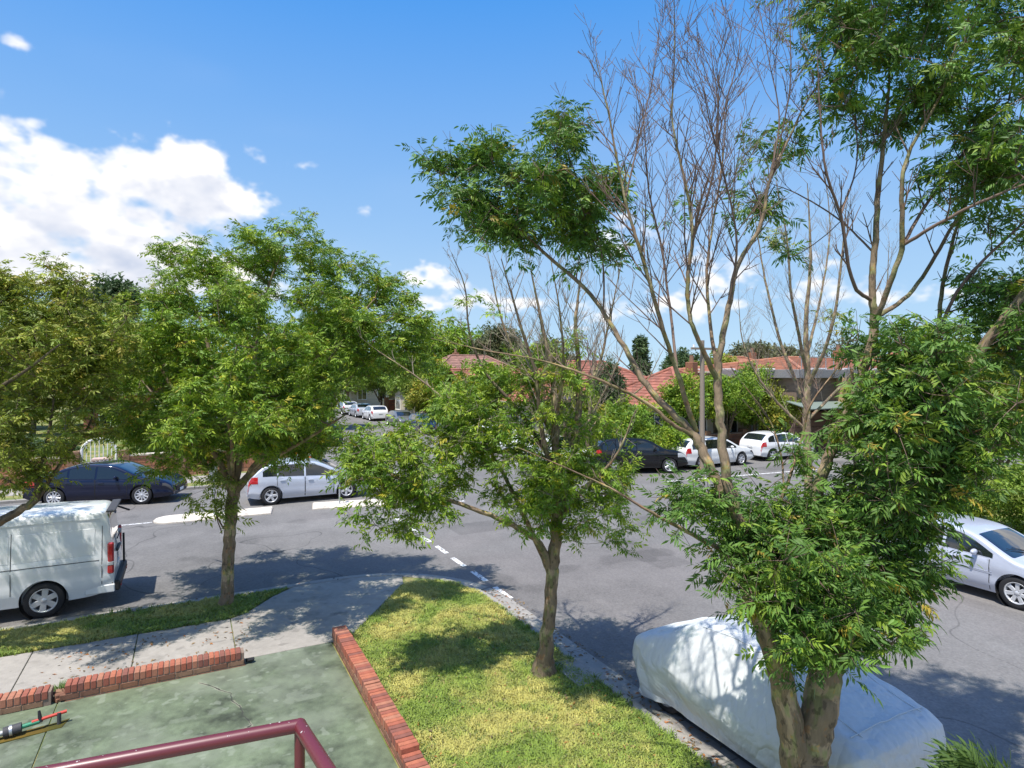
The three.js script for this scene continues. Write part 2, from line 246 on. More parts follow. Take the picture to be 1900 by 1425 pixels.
// footpath slabs with open joints
const path = structure(new THREE.Group()); path.name = 'footpath'; scene.add(path);
const B0 = 10.80, B1 = 12.68, TOP = 0.118;
for (let k = 0; k < 7; k++) { const a0 = -9.66 + k * 1.48, a1 = a0 + 1.48; mesh('path_slab', slabGeo([[a0 + 0.007, B0], [a1 - 0.007, B0], [a1 - 0.007, B1], [a0 + 0.007, B1]], 0.05, TOP + (k % 2) * 0.004 - 0.002), M.conc, path); }
{
  const ar = arc(KB - KR, KA - KR, KR - 0.15, Math.PI / 2, Math.PI * 0.208, 8);
  mesh('path_slab', slabGeo([[0.707, B0], [2.44, B0], [4.16, 13.08], ...ar.slice().reverse().filter(p => p[0] < 4.3 && p[0] > 3), [KB - KR, KA - 0.15], [2.0, KA - 0.15], [1.55, 13.55], [1.2, 13.1], [0.95, 12.82], [0.707, B1]], 0.05, TOP), M.conc, path);
}
// lawns: soil sheets under instanced grass
const lawnShape = [[2.46, 10.72], [4.17, 13.02], ...arc(KB - KR, KA - KR, KR - 0.16, Math.PI * 0.205, 0, 7), [KB - 0.16, -4], [2.46, -4]];
const vergeShape = [[-14, B1 + 0.03], [0.70, B1 + 0.03], [0.93, 12.86], [1.18, 13.14], [1.5, 13.57], [1.93, KA - 0.16], [-14, KA - 0.16]];
const lawnLift = (a, b) => 0.055 * (1 - sst(2.4, 4.2, a)) * (1 - sst(9.6, 10.9, b)) + 0.02 * fbm3(a * 0.9, b * 0.9, 3, 2);
const lawn = structure(new THREE.Group()); lawn.name = 'lawn'; scene.add(lawn);
function softSheet(pts, y, name, parent) {
  const q = pts.map(p => new THREE.Vector2(...p)), a0 = Math.min(...pts.map(p => p[0])), a1 = Math.max(...pts.map(p => p[0])), b0 = Math.min(...pts.map(p => p[1])), b1 = Math.max(...pts.map(p => p[1]));
  const g = flat(poly(pts), y), src = g; void src;
  const gridN = 0; void gridN; void q; void a0; void a1; void b0; void b1;
  return mesh(name, g, M.soil, parent);
}
const inside = (pts, x, y) => { let c = false; for (let i = 0, j = pts.length - 1; i < pts.length; j = i++) { const [xi, yi] = pts[i], [xj, yj] = pts[j]; if ((yi > y) !== (yj > y) && x < (xj - xi) * (y - yi) / (yj - yi) + xi) c = !c; } return c; };
softSheet(lawnShape, 0.112, 'lawn_soil', lawn); softSheet(vergeShape, 0.112, 'verge_soil', lawn);
// one tuft of mown grass
function tuftGeo(seed, blades, h, spread) {
  const r = mulberry(seed), p = [], idx = [];
  for (let k = 0; k < blades; k++) {
    const a = r() * 6.28, x = (r() - 0.5) * spread, z = (r() - 0.5) * spread, l = h * (0.5 + r() * 0.7), lean = l * (0.5 + r() * 1.1), w = 0.0035 + r() * 0.003, c = Math.cos(a), s = Math.sin(a), o = p.length / 3;
    p.push(x - s * w, 0, z + c * w, x + s * w, 0, z - c * w, x + c * lean * 0.4 - s * w * 0.8, l * 0.7, z + s * lean * 0.4 + c * w * 0.8, x + c * lean * 0.4 + s * w * 0.8, l * 0.7, z + s * lean * 0.4 - c * w * 0.8, x + c * lean, l, z + s * lean);
    idx.push(o, o + 1, o + 3, o, o + 3, o + 2, o + 2, o + 3, o + 4);
  }
  const g = new THREE.BufferGeometry(); g.setAttribute('position', new THREE.Float32BufferAttribute(p, 3)); g.setIndex(idx); g.computeVertexNormals(); return g;
}
const M4 = new THREE.Matrix4(), QQ = new THREE.Quaternion(), SS = new V3(), EE = new THREE.Euler(), CC = new THREE.Color();
const grassMat = new THREE.MeshPhysicalMaterial({ color: 0xffffff, roughness: 0.75, transmission: 0.25, thickness: 0, side: THREE.DoubleSide });
function grass(pts, box4, per, seed, name, label, dryBias) {
  const r = mulberry(seed), list = []; const [a0, a1, b0, b1] = box4, n = Math.round((a1 - a0) * (b1 - b0) * per);
  for (let k = 0; k < n; k++) { const a = mix(a0, a1, r()), b = mix(b0, b1, r()); const ja = a + (fbm3(a * 6, b * 6, 4, 2) - 0.5) * 0.16, jb = b + (fbm3(a * 6, b * 6, 14, 2) - 0.5) * 0.16; if (inside(pts, ja, jb)) { const bare = fbm3(a * 2.1, b * 2.1, 9, 3); if (bare > 0.66 && r() < 0.7) continue; list.push([a, b]); } }
  const im = new THREE.InstancedMesh(tuftGeo(seed, 9, 0.036, 0.075), grassMat, list.length); im.name = name; im.userData = { kind: 'stuff', label, category: 'grass' }; im.castShadow = im.receiveShadow = true;
  list.forEach(([a, b], k) => {
    const s = 0.7 + r() * 0.7; QQ.setFromEuler(EE.set((r() - 0.5) * 0.4, r() * 6.28, (r() - 0.5) * 0.4)); M4.compose(W(a, 0.108, b), QQ, SS.set(s, s * (0.7 + 0.5 * r()), s)); im.setMatrixAt(k, M4);
    const gp = sst(0.55, 0.66, fbm3(a * 2.6 + 5, b * 2.6, 6, 3)) * 0.5; const d = clamp(-gp + sst(0.36, 0.66, fbm3(a * 1.4, b * 1.4, 2, 4)) + dryBias + (r() - 0.5) * 0.5), v = 0.8 + r() * 0.5;
    CC.setRGB(mix(0.22, 0.50, d) * v, mix(0.31, 0.46, d) * v, mix(0.035, 0.12, d) * v); im.setColorAt(k, CC);
  });
  scene.add(im); return im;
}
grass(lawnShape, [2.4, 5.6, 3.6, 13.6], 1500, 31, 'lawn_grass', 'short sunlit lawn grass, green and straw coloured, beside the brick edging', 0.0);
grass(vergeShape, [-6, 2, 12.6, 14], 1300, 32, 'verge_grass', 'greener strip of verge grass between footpath and kerb', -0.02);
{ // taller weeds and uneven tufts in the lawns
  const r = mulberry(55), n = 340, im = new THREE.InstancedMesh(tuftGeo(71, 10, 0.085, 0.09), grassMat, n); im.name = 'lawn_weeds'; im.userData = { kind: 'stuff', label: 'taller weeds and loose tufts scattered in the lawn and along its edges', category: 'grass' }; im.castShadow = im.receiveShadow = true;
  for (let k = 0; k < n; k++) { let a, b; if (k < 150) { b = 5 + r() * 6; a = r() < 0.5 ? 2.47 + r() * 0.07 : KB - 0.2 + r() * 0.08; } else if (k < 230) { a = -5 + r() * 5.7; b = r() < 0.5 ? B1 + 0.02 + r() * 0.06 : KA - 0.19 + r() * 0.06; } else if (k < 270) { const t = r() * 6.28; a = 4.86 + Math.cos(t) * (0.16 + r() * 0.1); b = 8.22 + Math.sin(t) * (0.16 + r() * 0.1); } else { a = 2.6 + r() * 2.7; b = 4 + r() * 7; }
    const s = 0.6 + r() * 0.8; QQ.setFromEuler(EE.set((r() - 0.5) * 0.5, r() * 6.28, (r() - 0.5) * 0.5)); im.setMatrixAt(k, M4.compose(W(a, 0.108, b), QQ, SS.set(s, s, s))); const v = 0.75 + r() * 0.5; im.setColorAt(k, CC.setRGB(0.17 * v, 0.26 * v, 0.035 * v)); }
  scene.add(im); }
// fallen leaves along the gutter and lawn
{
  const r = mulberry(90), g = new THREE.BufferGeometry(); g.setAttribute('position', new THREE.Float32BufferAttribute([0, 0, -0.03, 0.011, 0.006, 0, 0, 0, 0.035, -0.011, 0.007, 0], 3)); g.setIndex([0, 2, 1, 0, 3, 2]); g.computeVertexNormals();
  const N = 1300, im = new THREE.InstancedMesh(g, std(0xffffff, 0.9, { side: THREE.DoubleSide }), N); im.name = 'fallen_leaves'; im.userData = { kind: 'stuff', label: 'dry fallen leaves scattered along the gutter and lawn edge', category: 'leaf litter' }; im.castShadow = true;
  for (let k = 0; k < N; k++) {
    let a, b, y; if (k < 650) { b = 4 + r() * 8.2; a = KB + 0.02 + Math.pow(r(), 2) * 0.5; y = 0.016; if (fbm3(b * 1.5, 0, 0, 2) < 0.5 && r() < 0.8) a = KB - 0.14 + r() * 0.1, y = 0.13; } else if (k < 820) { a = -5 + r() * 8; b = KA + 0.03 + r() * r() * 0.5; y = 0.016; } else { a = 2.5 + r() * 2.8; b = 5 + r() * 6; y = 0.14; if (k > 1120) { a = r() * 3 - 2; b = 10.9 + r() * 1.7; y = 0.124; } }
    const s = 0.6 + r() * 0.8; QQ.setFromEuler(EE.set((r() - 0.5) * 0.6, r() * 6.28, (r() - 0.5) * 0.6)); im.setMatrixAt(k, M4.compose(W(a, y, b), QQ, SS.set(s, s, s)));
    const c = r(); CC.setRGB(...(c < 0.3 ? [0.36, 0.14, 0.04] : c < 0.7 ? [0.26, 0.17, 0.07] : [0.12, 0.09, 0.05])); im.setColorAt(k, CC);
  }
  scene.add(im);
}
mesh('drain_lid', slabGeo([[KB - 0.14, 7.55], [KB + 0.02, 7.55], [KB + 0.02, 8.35], [KB - 0.5, 8.35], [KB - 0.5, 7.55]], 0.06, 0.138, 0.008), M.kerb, kerb);
// the yard in front of the house
const yard = structure(new THREE.Group()); yard.name = 'yard'; scene.add(yard);
mesh('yard_slab', slabGeo([[-1.60, -4], [2.165, -4], [2.165, 10.795], [-1.60, 10.795]], 0.02, 0.114, 0.004), M.yard, yard);
mesh('yard_slab', slabGeo([[-7, -4], [-1.615, -4], [-1.615, 10.795], [-7, 10.795]], 0.02, 0.111, 0.004), M.yard, yard);

// road markings
const painted = (name, pts) => { const g = flat(poly(pts), 0.005); return mesh(name, g, M.paint, road); };
for (let k = 0; k < 7; k++) { const b = 11.45 + k * 1.215, wob = (RND() - 0.5) * 0.02; painted('dash_line', [[5.90 + wob, b], [6.03 + wob, b + 0.005], [6.03 + wob, b + 0.78], [5.90 + wob, b + 0.77]]); }
painted('centre_line', [[-30, 22.62], [-1.0, 22.45], [-1.0, 22.55], [-30, 22.72]]);
painted('edge_line', [[18.4, 20.6], [34, 19.2], [34, 19.34], [18.4, 20.74]]);
painted('centre_line', [[10.6, 31], [10.72, 31], [10.72, 44], [10.6, 44]]);
for (let k = 0; k < 8; k++) painted('dash_line', [[7 + k * 1.3, 28.4], [7.8 + k * 1.3, 28.4], [7.8 + k * 1.3, 28.55], [7 + k * 1.3, 28.55]]);
painted('hold_line', [[6.6, 21.2], [9.0, 20.9], [9.0, 21.05], [6.6, 21.35]]);
painted('hold_line', [[12.4, 19.5], [14.2, 19.3], [14.2, 19.42], [12.4, 19.62]]);

// other blocks
const block = (name, pts, y = 0.1) => structure(mesh(name, slabGeo(pts, -0.04, y, 0.02), M.soil));
function kerbBand(pts) { for (let i = 1; i < pts.length; i++) { const g = slabGeo(strip([pts[i - 1], pts[i]], 0, -0.16).reverse(), -0.03, 0.115, 0.02); mesh('kerb_stone', g, M.kerb, kerb); } }
block('verge_ground', [[-60, 28.6], [4.6, 28.4], [6.2, 30], [6.4, 180], [-60, 180]]);
block('verge_ground', [[18.0, 180], [18.0, 27.2], [19.4, 25.2], [90, 24.4], [90, 180]]);
block('verge_ground', [[17.2, -30], [90, -30], [90, 13.6], [18.6, 14.2], [17.2, 12.8]]);
kerbBand([[-60, 28.45], [4.7, 28.25], [6.35, 29.9], [6.55, 180]]); kerbBand([[90, 24.25], [19.3, 25.05], [17.85, 27.1], [17.85, 180]].reverse()); kerbBand([[17.05, -30], [17.05, 12.9], [18.5, 14.35], [90, 13.75]]);
const farPath = (pts) => mesh('path_slab', slabGeo(pts, 0.05, 0.118, 0.01), M.conc, path);
for (let k = 0; k < 14; k++) farPath([[-36 + k * 2.9, 29.2], [-33.12 + k * 2.9, 29.2], [-33.12 + k * 2.9, 30.9], [-36 + k * 2.9, 30.9]]);
for (let k = 0; k < 12; k++) farPath([[20.2 + k * 2.9, 25.2], [23.06 + k * 2.9, 25.2], [23.06 + k * 2.9, 26.4], [20.2 + k * 2.9, 26.4]]);
for (let k = 0; k < 24; k++) farPath([[19.2, 28 + k * 2.9], [20.6, 28 + k * 2.9], [20.6, 30.86 + k * 2.9], [19.2, 30.86 + k * 2.9]]);

// traffic islands with their sign posts
function island(name, label, pts) { const o = thing(name, label, 'traffic island'); mesh('kerb_edge', slabGeo(pts, -0.02, 0.07, 0.03), M.island, o); const c = pts.reduce((s, p) => [s[0] + p[0] / pts.length, s[1] + p[1] / pts.length], [0, 0]); mesh('top_slab', slabGeo(pts.map(p => [mix(p[0], c[0], 0.07), mix(p[1], c[1], 0.22)]), 0.05, 0.078, 0.004), M.island, o); return o; }
island('traffic_island', 'long pale traffic island with rounded left end, behind the left tree trunk', [...arc(-0.45, 22.55, 0.52, Math.PI * 1.5, Math.PI * 0.5, 8), [2.62, 22.95], [2.45, 21.98]]);
island('traffic_island', 'short pale traffic island beside the silver hatchback', [[3.78, 22.0], [6.3, 21.45], [6.9, 21.75], [6.6, 22.45], [3.95, 22.95]]);
function signPost(label, pos, h, turn, w, hh) { const o = thing('sign_post', label, 'sign', null, pos, turn); mesh('post', cyl(new V3(0, -0.02, 0), new V3(0, h, 0), 0.028), M.galv, o); const g = chamfer(w, hh, 0.012, 0.004); g.translate(0, h - hh / 2 - 0.04, 0.042); mesh('sign_plate', g, M.galv, o); const s = box(w * 0.9, 0.03, 0.02, 0, h - hh / 2, 0.028); mesh('bracket', s, M.galv, o); return o; }
signPost('grey sign post on the long island, plate seen edge on', W(0.75, 0.07, 22.5), 1.72, -0.55, 0.30, 0.62);
signPost('slim pale sign post on the short island beside the silver hatchback', W(4.75, 0.07, 22.25), 1.2, -1.9, 0.25, 0.3);
for (const [a, b, l] of [[4.5, 30.35, 'left of two orange bollards behind the silver hatchback'], [5.1, 30.35, 'right of two orange bollards behind the silver hatchback']]) { const o = thing('bollard', l, 'bollard', 'orange bollards', W(a, 0.1, b)); const g = new THREE.LatheGeometry([[0, 0], [0.16, 0], [0.16, 0.05], [0.07, 0.07], [0.06, 0.5], [0.065, 0.95], [0.09, 1.0], [0.09, 1.08], [0.05, 1.14], [0, 1.15]].map(p => new THREE.Vector2(...p)), 14); mesh('body', g, M.orange, o); mesh('band', new THREE.CylinderGeometry(0.071, 0.07, 0.14, 14).translate(0, 0.75, 0), M.white, o); }

// ---------------------------------------------------------------- low brick walls of the yard
const onEdge = [0, 1, 2].map(k => chamfer(0.064 + 0.002 * k, 0.112, 0.228, 0.006)), stretch = [0, 1, 2].map(k => chamfer(0.226, 0.075, 0.108, 0.005));
function lowWall(label, along, from, to, fixed, width, y0, tops, faces, seed) {   // along 'a' or 'b'; brick-on-edge coping over stretchers
  const o = thing('brick_wall', label, 'wall', 'low red brick edging of the yard'), r = mulberry(seed), put = (g, m, s, f, y, jx) => { const q = mesh('brick', g, m, o); q.position.copy(along === 'a' ? W(s, y, f) : W(f, y, s)); q.rotation.set((r() - 0.5) * jx, along === 'a' ? 0 : Math.PI / 2, (r() - 0.5) * jx); return q; };
  const topAt = s => { for (const [lim, t] of tops) if (s < lim) return t; return tops[tops.length - 1][1]; };
  for (let s = from + 0.04; s < to - 0.03; s += 0.0755) { const t = topAt(s); put(onEdge[Math.floor(r() * 3)], M.brick[Math.floor(r() * 5)], s, fixed + width / 2 + (r() - 0.5) * 0.008, t - 0.056 + (r() - 0.5) * 0.006, 0.035); }
  for (let row = 0; row < 2; row++) for (let s = from + (row ? 0.118 : 0.06); s < to - 0.05; s += 0.237) { const t = topAt(s), y = t - 0.112 - 0.012 - 0.0375 - row * 0.087; if (y > 0.05) for (const side of faces) put(stretch[Math.floor(r() * 3)], M.brickFace[Math.floor(r() * 4)], Math.min(s, to - 0.115), fixed + (side ? width - 0.056 : 0.056), y, 0.012); }
  for (let k = 0; k < tops.length; k++) { const a = Math.max(from, k ? tops[k - 1][0] : from) + 0.02, b = Math.min(to, tops[k][0]) - 0.02; if (b <= a) continue; const h = tops[k][1] - 0.018 - y0, g = along === 'a' ? box(b - a, h, width - 0.02, (a + b) / 2, y0 + h / 2, -(fixed + width / 2)) : box(width - 0.02, h, b - a, fixed + width / 2, y0 + h / 2, -(a + b) / 2); mesh('mortar', g, M.mortar, o); }
  return o;
}
lowWall('long low red brick wall along the footpath, ending at the path opening', 'a', -1.53, 0.80, 10.545, 0.23, 0.08, [[9, 0.335]], [0, 1], 41);
lowWall('short low red brick wall at the left edge, beyond the broken gap', 'a', -3.6, -1.66, 10.53, 0.23, 0.08, [[9, 0.315]], [0, 1], 42);
lowWall('low red brick wall between green yard and lawn, stepping down towards the front', 'b', 2.2, 10.86, 2.185, 0.23, 0.08, [[6.98, 0.275], [8.62, 0.335], [99, 0.355]], [0, 1], 43);
{ const o = thing('brick_rubble', 'broken brick pieces and weeds in the gap of the low wall', 'rubble', null, W(-1.59, 0.11, 10.6)); const r = mulberry(8); for (let k = 0; k < 4; k++) { const q = mesh('brick', chamfer(0.09 + r() * 0.05, 0.06, 0.08 + r() * 0.04, 0.012), M.brickFace[k % 4], o); q.position.set((r() - 0.5) * 0.06, 0.028 + 0.05 * (k > 1), -k % 2 * 0.12 - 0.02); q.rotation.y = r() * 3; }
  const im = new THREE.InstancedMesh(tuftGeo(5, 12, 0.14, 0.08), grassMat, 8); im.name = 'weeds'; im.userData.kind = 'stuff'; for (let k = 0; k < 8; k++) { im.setMatrixAt(k, M4.makeTranslation((r() - 0.5) * 0.1, 0, -0.2 - r() * 0.1)); im.setColorAt(k, CC.setRGB(0.12, 0.19, 0.04)); } o.add(im); }
{ const r = mulberry(3), p = []; for (let k = 0; k < 18; k++) { const d = new V3(r() - 0.5, r() - 0.5, r() - 0.5).normalize(); p.push(new V3(d.x * 0.07, 0.055 + d.y * 0.05, d.z * 0.06)); } const g = toCreasedNormals(new ConvexGeometry(p), 0.9); const m = mesh('stone', g, M.black); m.position.copy(W(0.87, 0.11, 10.62)); tag(m, 'small black stone at the end of the long brick wall', 'stone'); }
// exposed pipework in the yard
{
  const o = thing('water_pipe', 'grey water pipe with tap and red handle lying in the yard by the left edge', 'pipe', null, W(-1.75, 0.112, 9.80), 0.0);
  mesh('bed', slabGeo([[-0.75, -0.13], [0.30, 0.0], [0.36, 0.20], [0.22, 0.16], [-0.75, 0.03]].map(p => [p[0], p[1]]), -0.005, 0.012, 0.004), std(lin(0.42, 0.30, 0.07), 1, { map: tSoil.clone() }), o);
  mesh('pipe', cyl(new V3(-0.8, 0.05, 0.03), new V3(-0.22, 0.09, -0.03), 0.035, 0.03), M.galv, o);
  mesh('coupling', cyl(new V3(-0.3, 0.085, -0.025), new V3(-0.12, 0.10, -0.045), 0.062, 0.06, 12), M.darkGrey, o);
  mesh('collar', cyl(new V3(-0.24, 0.088, -0.03), new V3(-0.21, 0.09, -0.034), 0.068, 0.068, 12), M.steel, o);
  mesh('green_pipe', cyl(new V3(-0.12, 0.10, -0.045), new V3(0.06, 0.112, -0.07), 0.026), std(lin(0.03, 0.22, 0.12), 0.5), o);
  mesh('handle', cyl(new V3(-0.02, 0.125, -0.06), new V3(0.34, 0.15, -0.12), 0.02), std(lin(0.5, 0.05, 0.03), 0.5), o);
  mesh('upright', cyl(new V3(0.26, 0, -0.1), new V3(0.26, 0.16, -0.1), 0.024), M.darkGrey, o);
  mesh('valve', cyl(new V3(0.07, 0.1, -0.07), new V3(0.05, 0.24, -0.09), 0.028, 0.015), M.black, o);
}
// balcony with its maroon pipe railing
{
  const o = thing('balcony_railing', 'maroon painted steel pipe railing with corner post in the foreground', 'railing');
  const c = at(556, 1346, 2.42), l = at(140, 1425, 2.159), r = at(606, 1425, 2.159), Y = c.y; l.y = Y; r.y = Y;
  const dl = l.clone().sub(c).setY(0).normalize(), dr = r.clone().sub(c).setY(0).normalize(), le = c.clone().addScaledVector(dl, 3.0), re = c.clone().addScaledVector(dr, 2.6), R = 0.0255;
  const rail = (a, b, rr, seed) => new Tubes().add(smooth([a, a.clone().lerp(b, 0.5), b], 24), Array(25).fill(rr), 18, 0.02, seed).geo();
  mesh('top_rail', rail(c.clone().addScaledVector(dl, -0.0), le, R, 1), M.maroon, o); mesh('top_rail', rail(c, re, R, 2), M.maroon, o);
  mesh('corner', new THREE.SphereGeometry(R * 1.04, 18, 12).translate(c.x, c.y, c.z), M.maroon, o);
  const base = 2.35;
  mesh('post', rail(c.clone(), new V3(c.x, base, c.z), 0.02, 3), M.maroon, o);
  for (const e of [le, re]) mesh('post', rail(e.clone(), new V3(e.x, base, e.z), 0.02, 4), M.maroon, o);
  for (const y of [0.45, 0.8]) { mesh('lower_rail', rail(c.clone().setY(Y - y), le.clone().setY(Y - y), 0.014, 5), M.maroon, o); mesh('lower_rail', rail(c.clone().setY(Y - y), re.clone().setY(Y - y), 0.014, 6), M.maroon, o); }
  // chips of bare metal in the paint
  const rr = mulberry(19); for (let k = 0; k < 26; k++) { const e = k < 20 ? le : re, t = rr() * 0.42, p = c.clone().lerp(e, t), up = 0.5 + rr() * 0.5, sd = (rr() - 0.5) * 1.6, side = new V3(e.z - c.z, 0, c.x - e.x).normalize(), n = new V3(0, up, 0).addScaledVector(side, sd).normalize(); const g = new THREE.SphereGeometry(0.0011 + rr() * rr() * 0.003, 6, 4).scale(1 + rr(), 0.35, 1); g.applyQuaternion(new THREE.Quaternion().setFromUnitVectors(new V3(0, 1, 0), n)); g.translate(p.x + n.x * (R + 0.0004), p.y + n.y * (R + 0.0004), p.z + n.z * (R + 0.0004)); mesh('paint_chip', g, std(lin(0.55, 0.5, 0.48), 0.6), o); }
  const b = thing('balcony', 'concrete balcony slab on posts under the maroon railing', 'balcony');
  const pts = [c.clone().addScaledVector(dl, -0.06).addScaledVector(dr, -0.06), le, le.clone().add(re).sub(c), re].map(p => [p.x, -p.z]); if (THREE.ShapeUtils.area(pts.map(p => new THREE.Vector2(...p))) < 0) pts.reverse();
  mesh('slab', slabGeo(pts, base - 0.15, base, 0.01), M.conc, b);
  for (const p of [le, re]) mesh('column', cyl(new V3(p.x * 0.95, 0.1, p.z * 0.95), new V3(p.x * 0.95, base - 0.15, p.z * 0.95), 0.08), M.conc, b);
}

// ---------------------------------------------------------------- vehicles
const wheelParts = (R, w, style) => {
  const tyre = new THREE.LatheGeometry([[R * 0.66, -w / 2], [R * 0.8, -w / 2 - 0.006], [R * 0.95, -w / 2 + 0.004], [R, -w / 2 + 0.03], [R, w / 2 - 0.03], [R * 0.95, w / 2 - 0.004], [R * 0.8, w / 2 + 0.006], [R * 0.66, w / 2]].map(p => new THREE.Vector2(...p)), 32).rotateX(Math.PI / 2);
  const rimR = R * 0.68, parts = [];
  parts.push(new THREE.LatheGeometry([[rimR * 0.86, w * 0.15], [rimR * 0.9, w / 2 - 0.012], [rimR, w / 2 + 0.004], [rimR * 1.0, w / 2 - 0.03], [rimR, -w / 2]].map(p => new THREE.Vector2(...p)), 32).rotateX(Math.PI / 2));
  parts.push(new THREE.LatheGeometry([[0.001, w / 2 - 0.008], [rimR * 0.2, w / 2 - 0.012], [rimR * 0.24, w / 2 - 0.035]].map(p => new THREE.Vector2(...p)), 20).rotateX(Math.PI / 2));
  const n = style.spokes, sw = style.width * rimR;
  for (let k = 0; k < n; k++) { const s = new THREE.Shape(); s.moveTo(-sw * 0.42, rimR * 0.12); s.lineTo(sw * 0.42, rimR * 0.12); s.lineTo(sw * 0.5, rimR * 0.93); s.lineTo(-sw * 0.5, rimR * 0.93); s.closePath(); const g = new THREE.ExtrudeGeometry(s, { depth: 0.02, bevelEnabled: true, bevelSize: 0.006, bevelThickness: 0.006, bevelSegments: 1 }); g.translate(0, 0, w / 2 - 0.045); g.rotateZ(k / n * Math.PI * 2); parts.push(g); }
  const rim = mergeGeometries(parts.map(g => { const q = g.index ? g.toNonIndexed() : g; for (const a of Object.keys(q.attributes)) if (a !== 'position' && a !== 'normal') q.deleteAttribute(a); return q; }));
  const back = new THREE.CylinderGeometry(rimR * 0.97, rimR * 0.97, 0.02, 28).rotateX(Math.PI / 2).translate(0, 0, w / 2 - 0.09);
  return { tyre, rim, back };
};
const evaluator = new Evaluator(); evaluator.attributes = ['position', 'normal']; evaluator.useGroups = false;
function makeCar(name, label, sp, paint, pos, turn, group) {
  const o = thing(name, label, sp.kind || 'car', group, pos, turn), L = sp.L, HW = sp.W / 2;
  const cur = smooth(sp.top.map(p => new V3(p[0], p[1], 0)), 150); const st = []; let lx = -1; for (const p of cur) if (p.x > lx + 0.0015) { st.push([p.x, p.y]); lx = p.x; } st[0][0] = 0; st[st.length - 1][0] = L;
  const lerpPts = (pts, x) => { if (x <= pts[0][0]) return pts[0][1]; for (let i = 1; i < pts.length; i++) if (x <= pts[i][0]) return mix(pts[i - 1][1], pts[i][1], (x - pts[i - 1][0]) / (pts[i][0] - pts[i - 1][0])); return pts[pts.length - 1][1]; };
  const top = x => lerpPts(st, x), belt = x => Math.min(lerpPts(sp.belt, x), top(x) - 0.05), half = x => HW * (1 - sp.round * Math.pow(Math.abs(x - L / 2) / (L / 2), sp.pow || 7)), bot = x => (sp.floor || 0.2) + 0.12 * Math.pow(Math.abs(x - L / 2) / (L / 2), 8), lean = sp.lean;
  const X0 = L / 2;                                    // object origin at the middle of the car
  const side = (x, y) => { const w = half(x), b = belt(x), bo = bot(x); if (y <= b) { const t = clamp((y - bo) / Math.max(0.05, b - bo)); return w * (0.925 + 0.075 * sst(0, 0.34, t) - 0.012 * sst(0.3, 0.55, t) + 0.014 * sst(0.55, 0.7, t) - 0.03 * sst(0.8, 1, t)); } return w * 0.972 - lean * (y - b) - 0.04 * (y - b) * (y - b); };
  const NS = 16, sect = (x, t) => {
    const b = bot(x), rc = Math.min(sp.rc || 0.1, (t - b) * 0.3), pts = [[0, b], [side(x, b + 0.01) * 0.86, b]];
    for (let k = 0; k <= NS; k++) { const y = mix(b + 0.02, t - rc, k / NS); pts.push([side(x, y), y]); }
    const z1 = side(x, t - rc), rz = Math.min(rc * 1.1, z1 * 0.5); for (let k = 1; k <= 5; k++) { const a = k / 5 * Math.PI / 2 * 0.93; pts.push([z1 - rz * (1 - Math.cos(a)), t - rc + rc * Math.sin(a) * 0.82]); }
    const [z2, y2] = pts[pts.length - 1]; for (let k = 1; k <= 5; k++) { const q = k / 5; pts.push([z2 * (1 - q), mix(y2, t, Math.sin(q * Math.PI / 2))]); }
    return pts;
  };
  { // body shell
    const p = [], idx = [], rows = st.map(([x, t]) => sect(x, t)), n = rows[0].length, ring = 2 * n - 2;
    rows.forEach((r, i) => { const x = st[i][0] - X0; for (let k = 0; k < n; k++) p.push(x, r[k][1], r[k][0]); for (let k = n - 2; k > 0; k--) p.push(x, r[k][1], -r[k][0]); });
    for (let i = 0; i + 1 < rows.length; i++) for (let k = 0; k < ring; k++) { const a = i * ring + k, b = i * ring + (k + 1) % ring, c = a + ring, d = b + ring; idx.push(a, c, b, b, c, d); }
    for (const [i, f] of [[0, 1], [rows.length - 1, 0]]) { const c = p.length / 3, r = rows[i]; p.push(st[i][0] - X0, (r[0][1] + r[n - 1][1]) / 2, 0); for (let k = 0; k < ring; k++) { const a = i * ring + k, b = i * ring + (k + 1) % ring; f ? idx.push(c, a, b) : idx.push(c, b, a); } }
    let g = new THREE.BufferGeometry(); g.setAttribute('position', new THREE.Float32BufferAttribute(p, 3)); g.setIndex(idx); g.computeVertexNormals();
    let brush = new Brush(g); brush.updateMatrixWorld();
    for (const wx of [sp.rear, sp.front]) for (const s of [-1, 1]) { const c = new THREE.CylinderGeometry(sp.R + 0.055, sp.R + 0.055, 0.5, 36).rotateX(Math.PI / 2); c.deleteAttribute('uv'); const cb = new Brush(c); cb.position.set(wx - X0, sp.R, s * HW); cb.updateMatrixWorld(); brush = evaluator.evaluate(brush, cb, SUBTRACTION); brush.updateMatrixWorld(); }
    g = brush.geometry; g = new THREE.BufferGeometry().setAttribute('position', g.attributes.position.clone()).setIndex(g.index ? g.index.clone() : null); g = mergeVertices(g, 1e-4);
    g = toCreasedNormals(g, 0.55); mesh('body', g, paint, o);
  }
  for (const wx of [sp.rear, sp.front]) for (const s of [-1, 1]) { const g = new THREE.CylinderGeometry(sp.R + 0.05, sp.R + 0.05, 0.24, 30, 1, true, -Math.PI * 0.62, Math.PI * 1.24).rotateX(Math.PI / 2).rotateZ(Math.PI / 2 * 0); g.translate(wx - X0, sp.R, s * (HW - 0.15)); mesh('wheel_arch', g, M.black, o); }
  const wp = wheelParts(sp.R, 0.2, sp.wheel);
  for (const wx of [sp.rear, sp.front]) for (const s of [-1, 1]) { const w = new THREE.Group(); w.name = 'wheel'; w.position.set(wx - X0, sp.R, s * (HW - 0.125)); w.rotation.y = s > 0 ? 0 : Math.PI; w.rotation.z = wx * 1.7 + s; o.add(w); mesh('tyre', wp.tyre, M.rubber, w); mesh('rim', wp.rim, sp.rim || M.alloy, w); mesh('brake_disc', wp.back, M.darkGrey, w); }
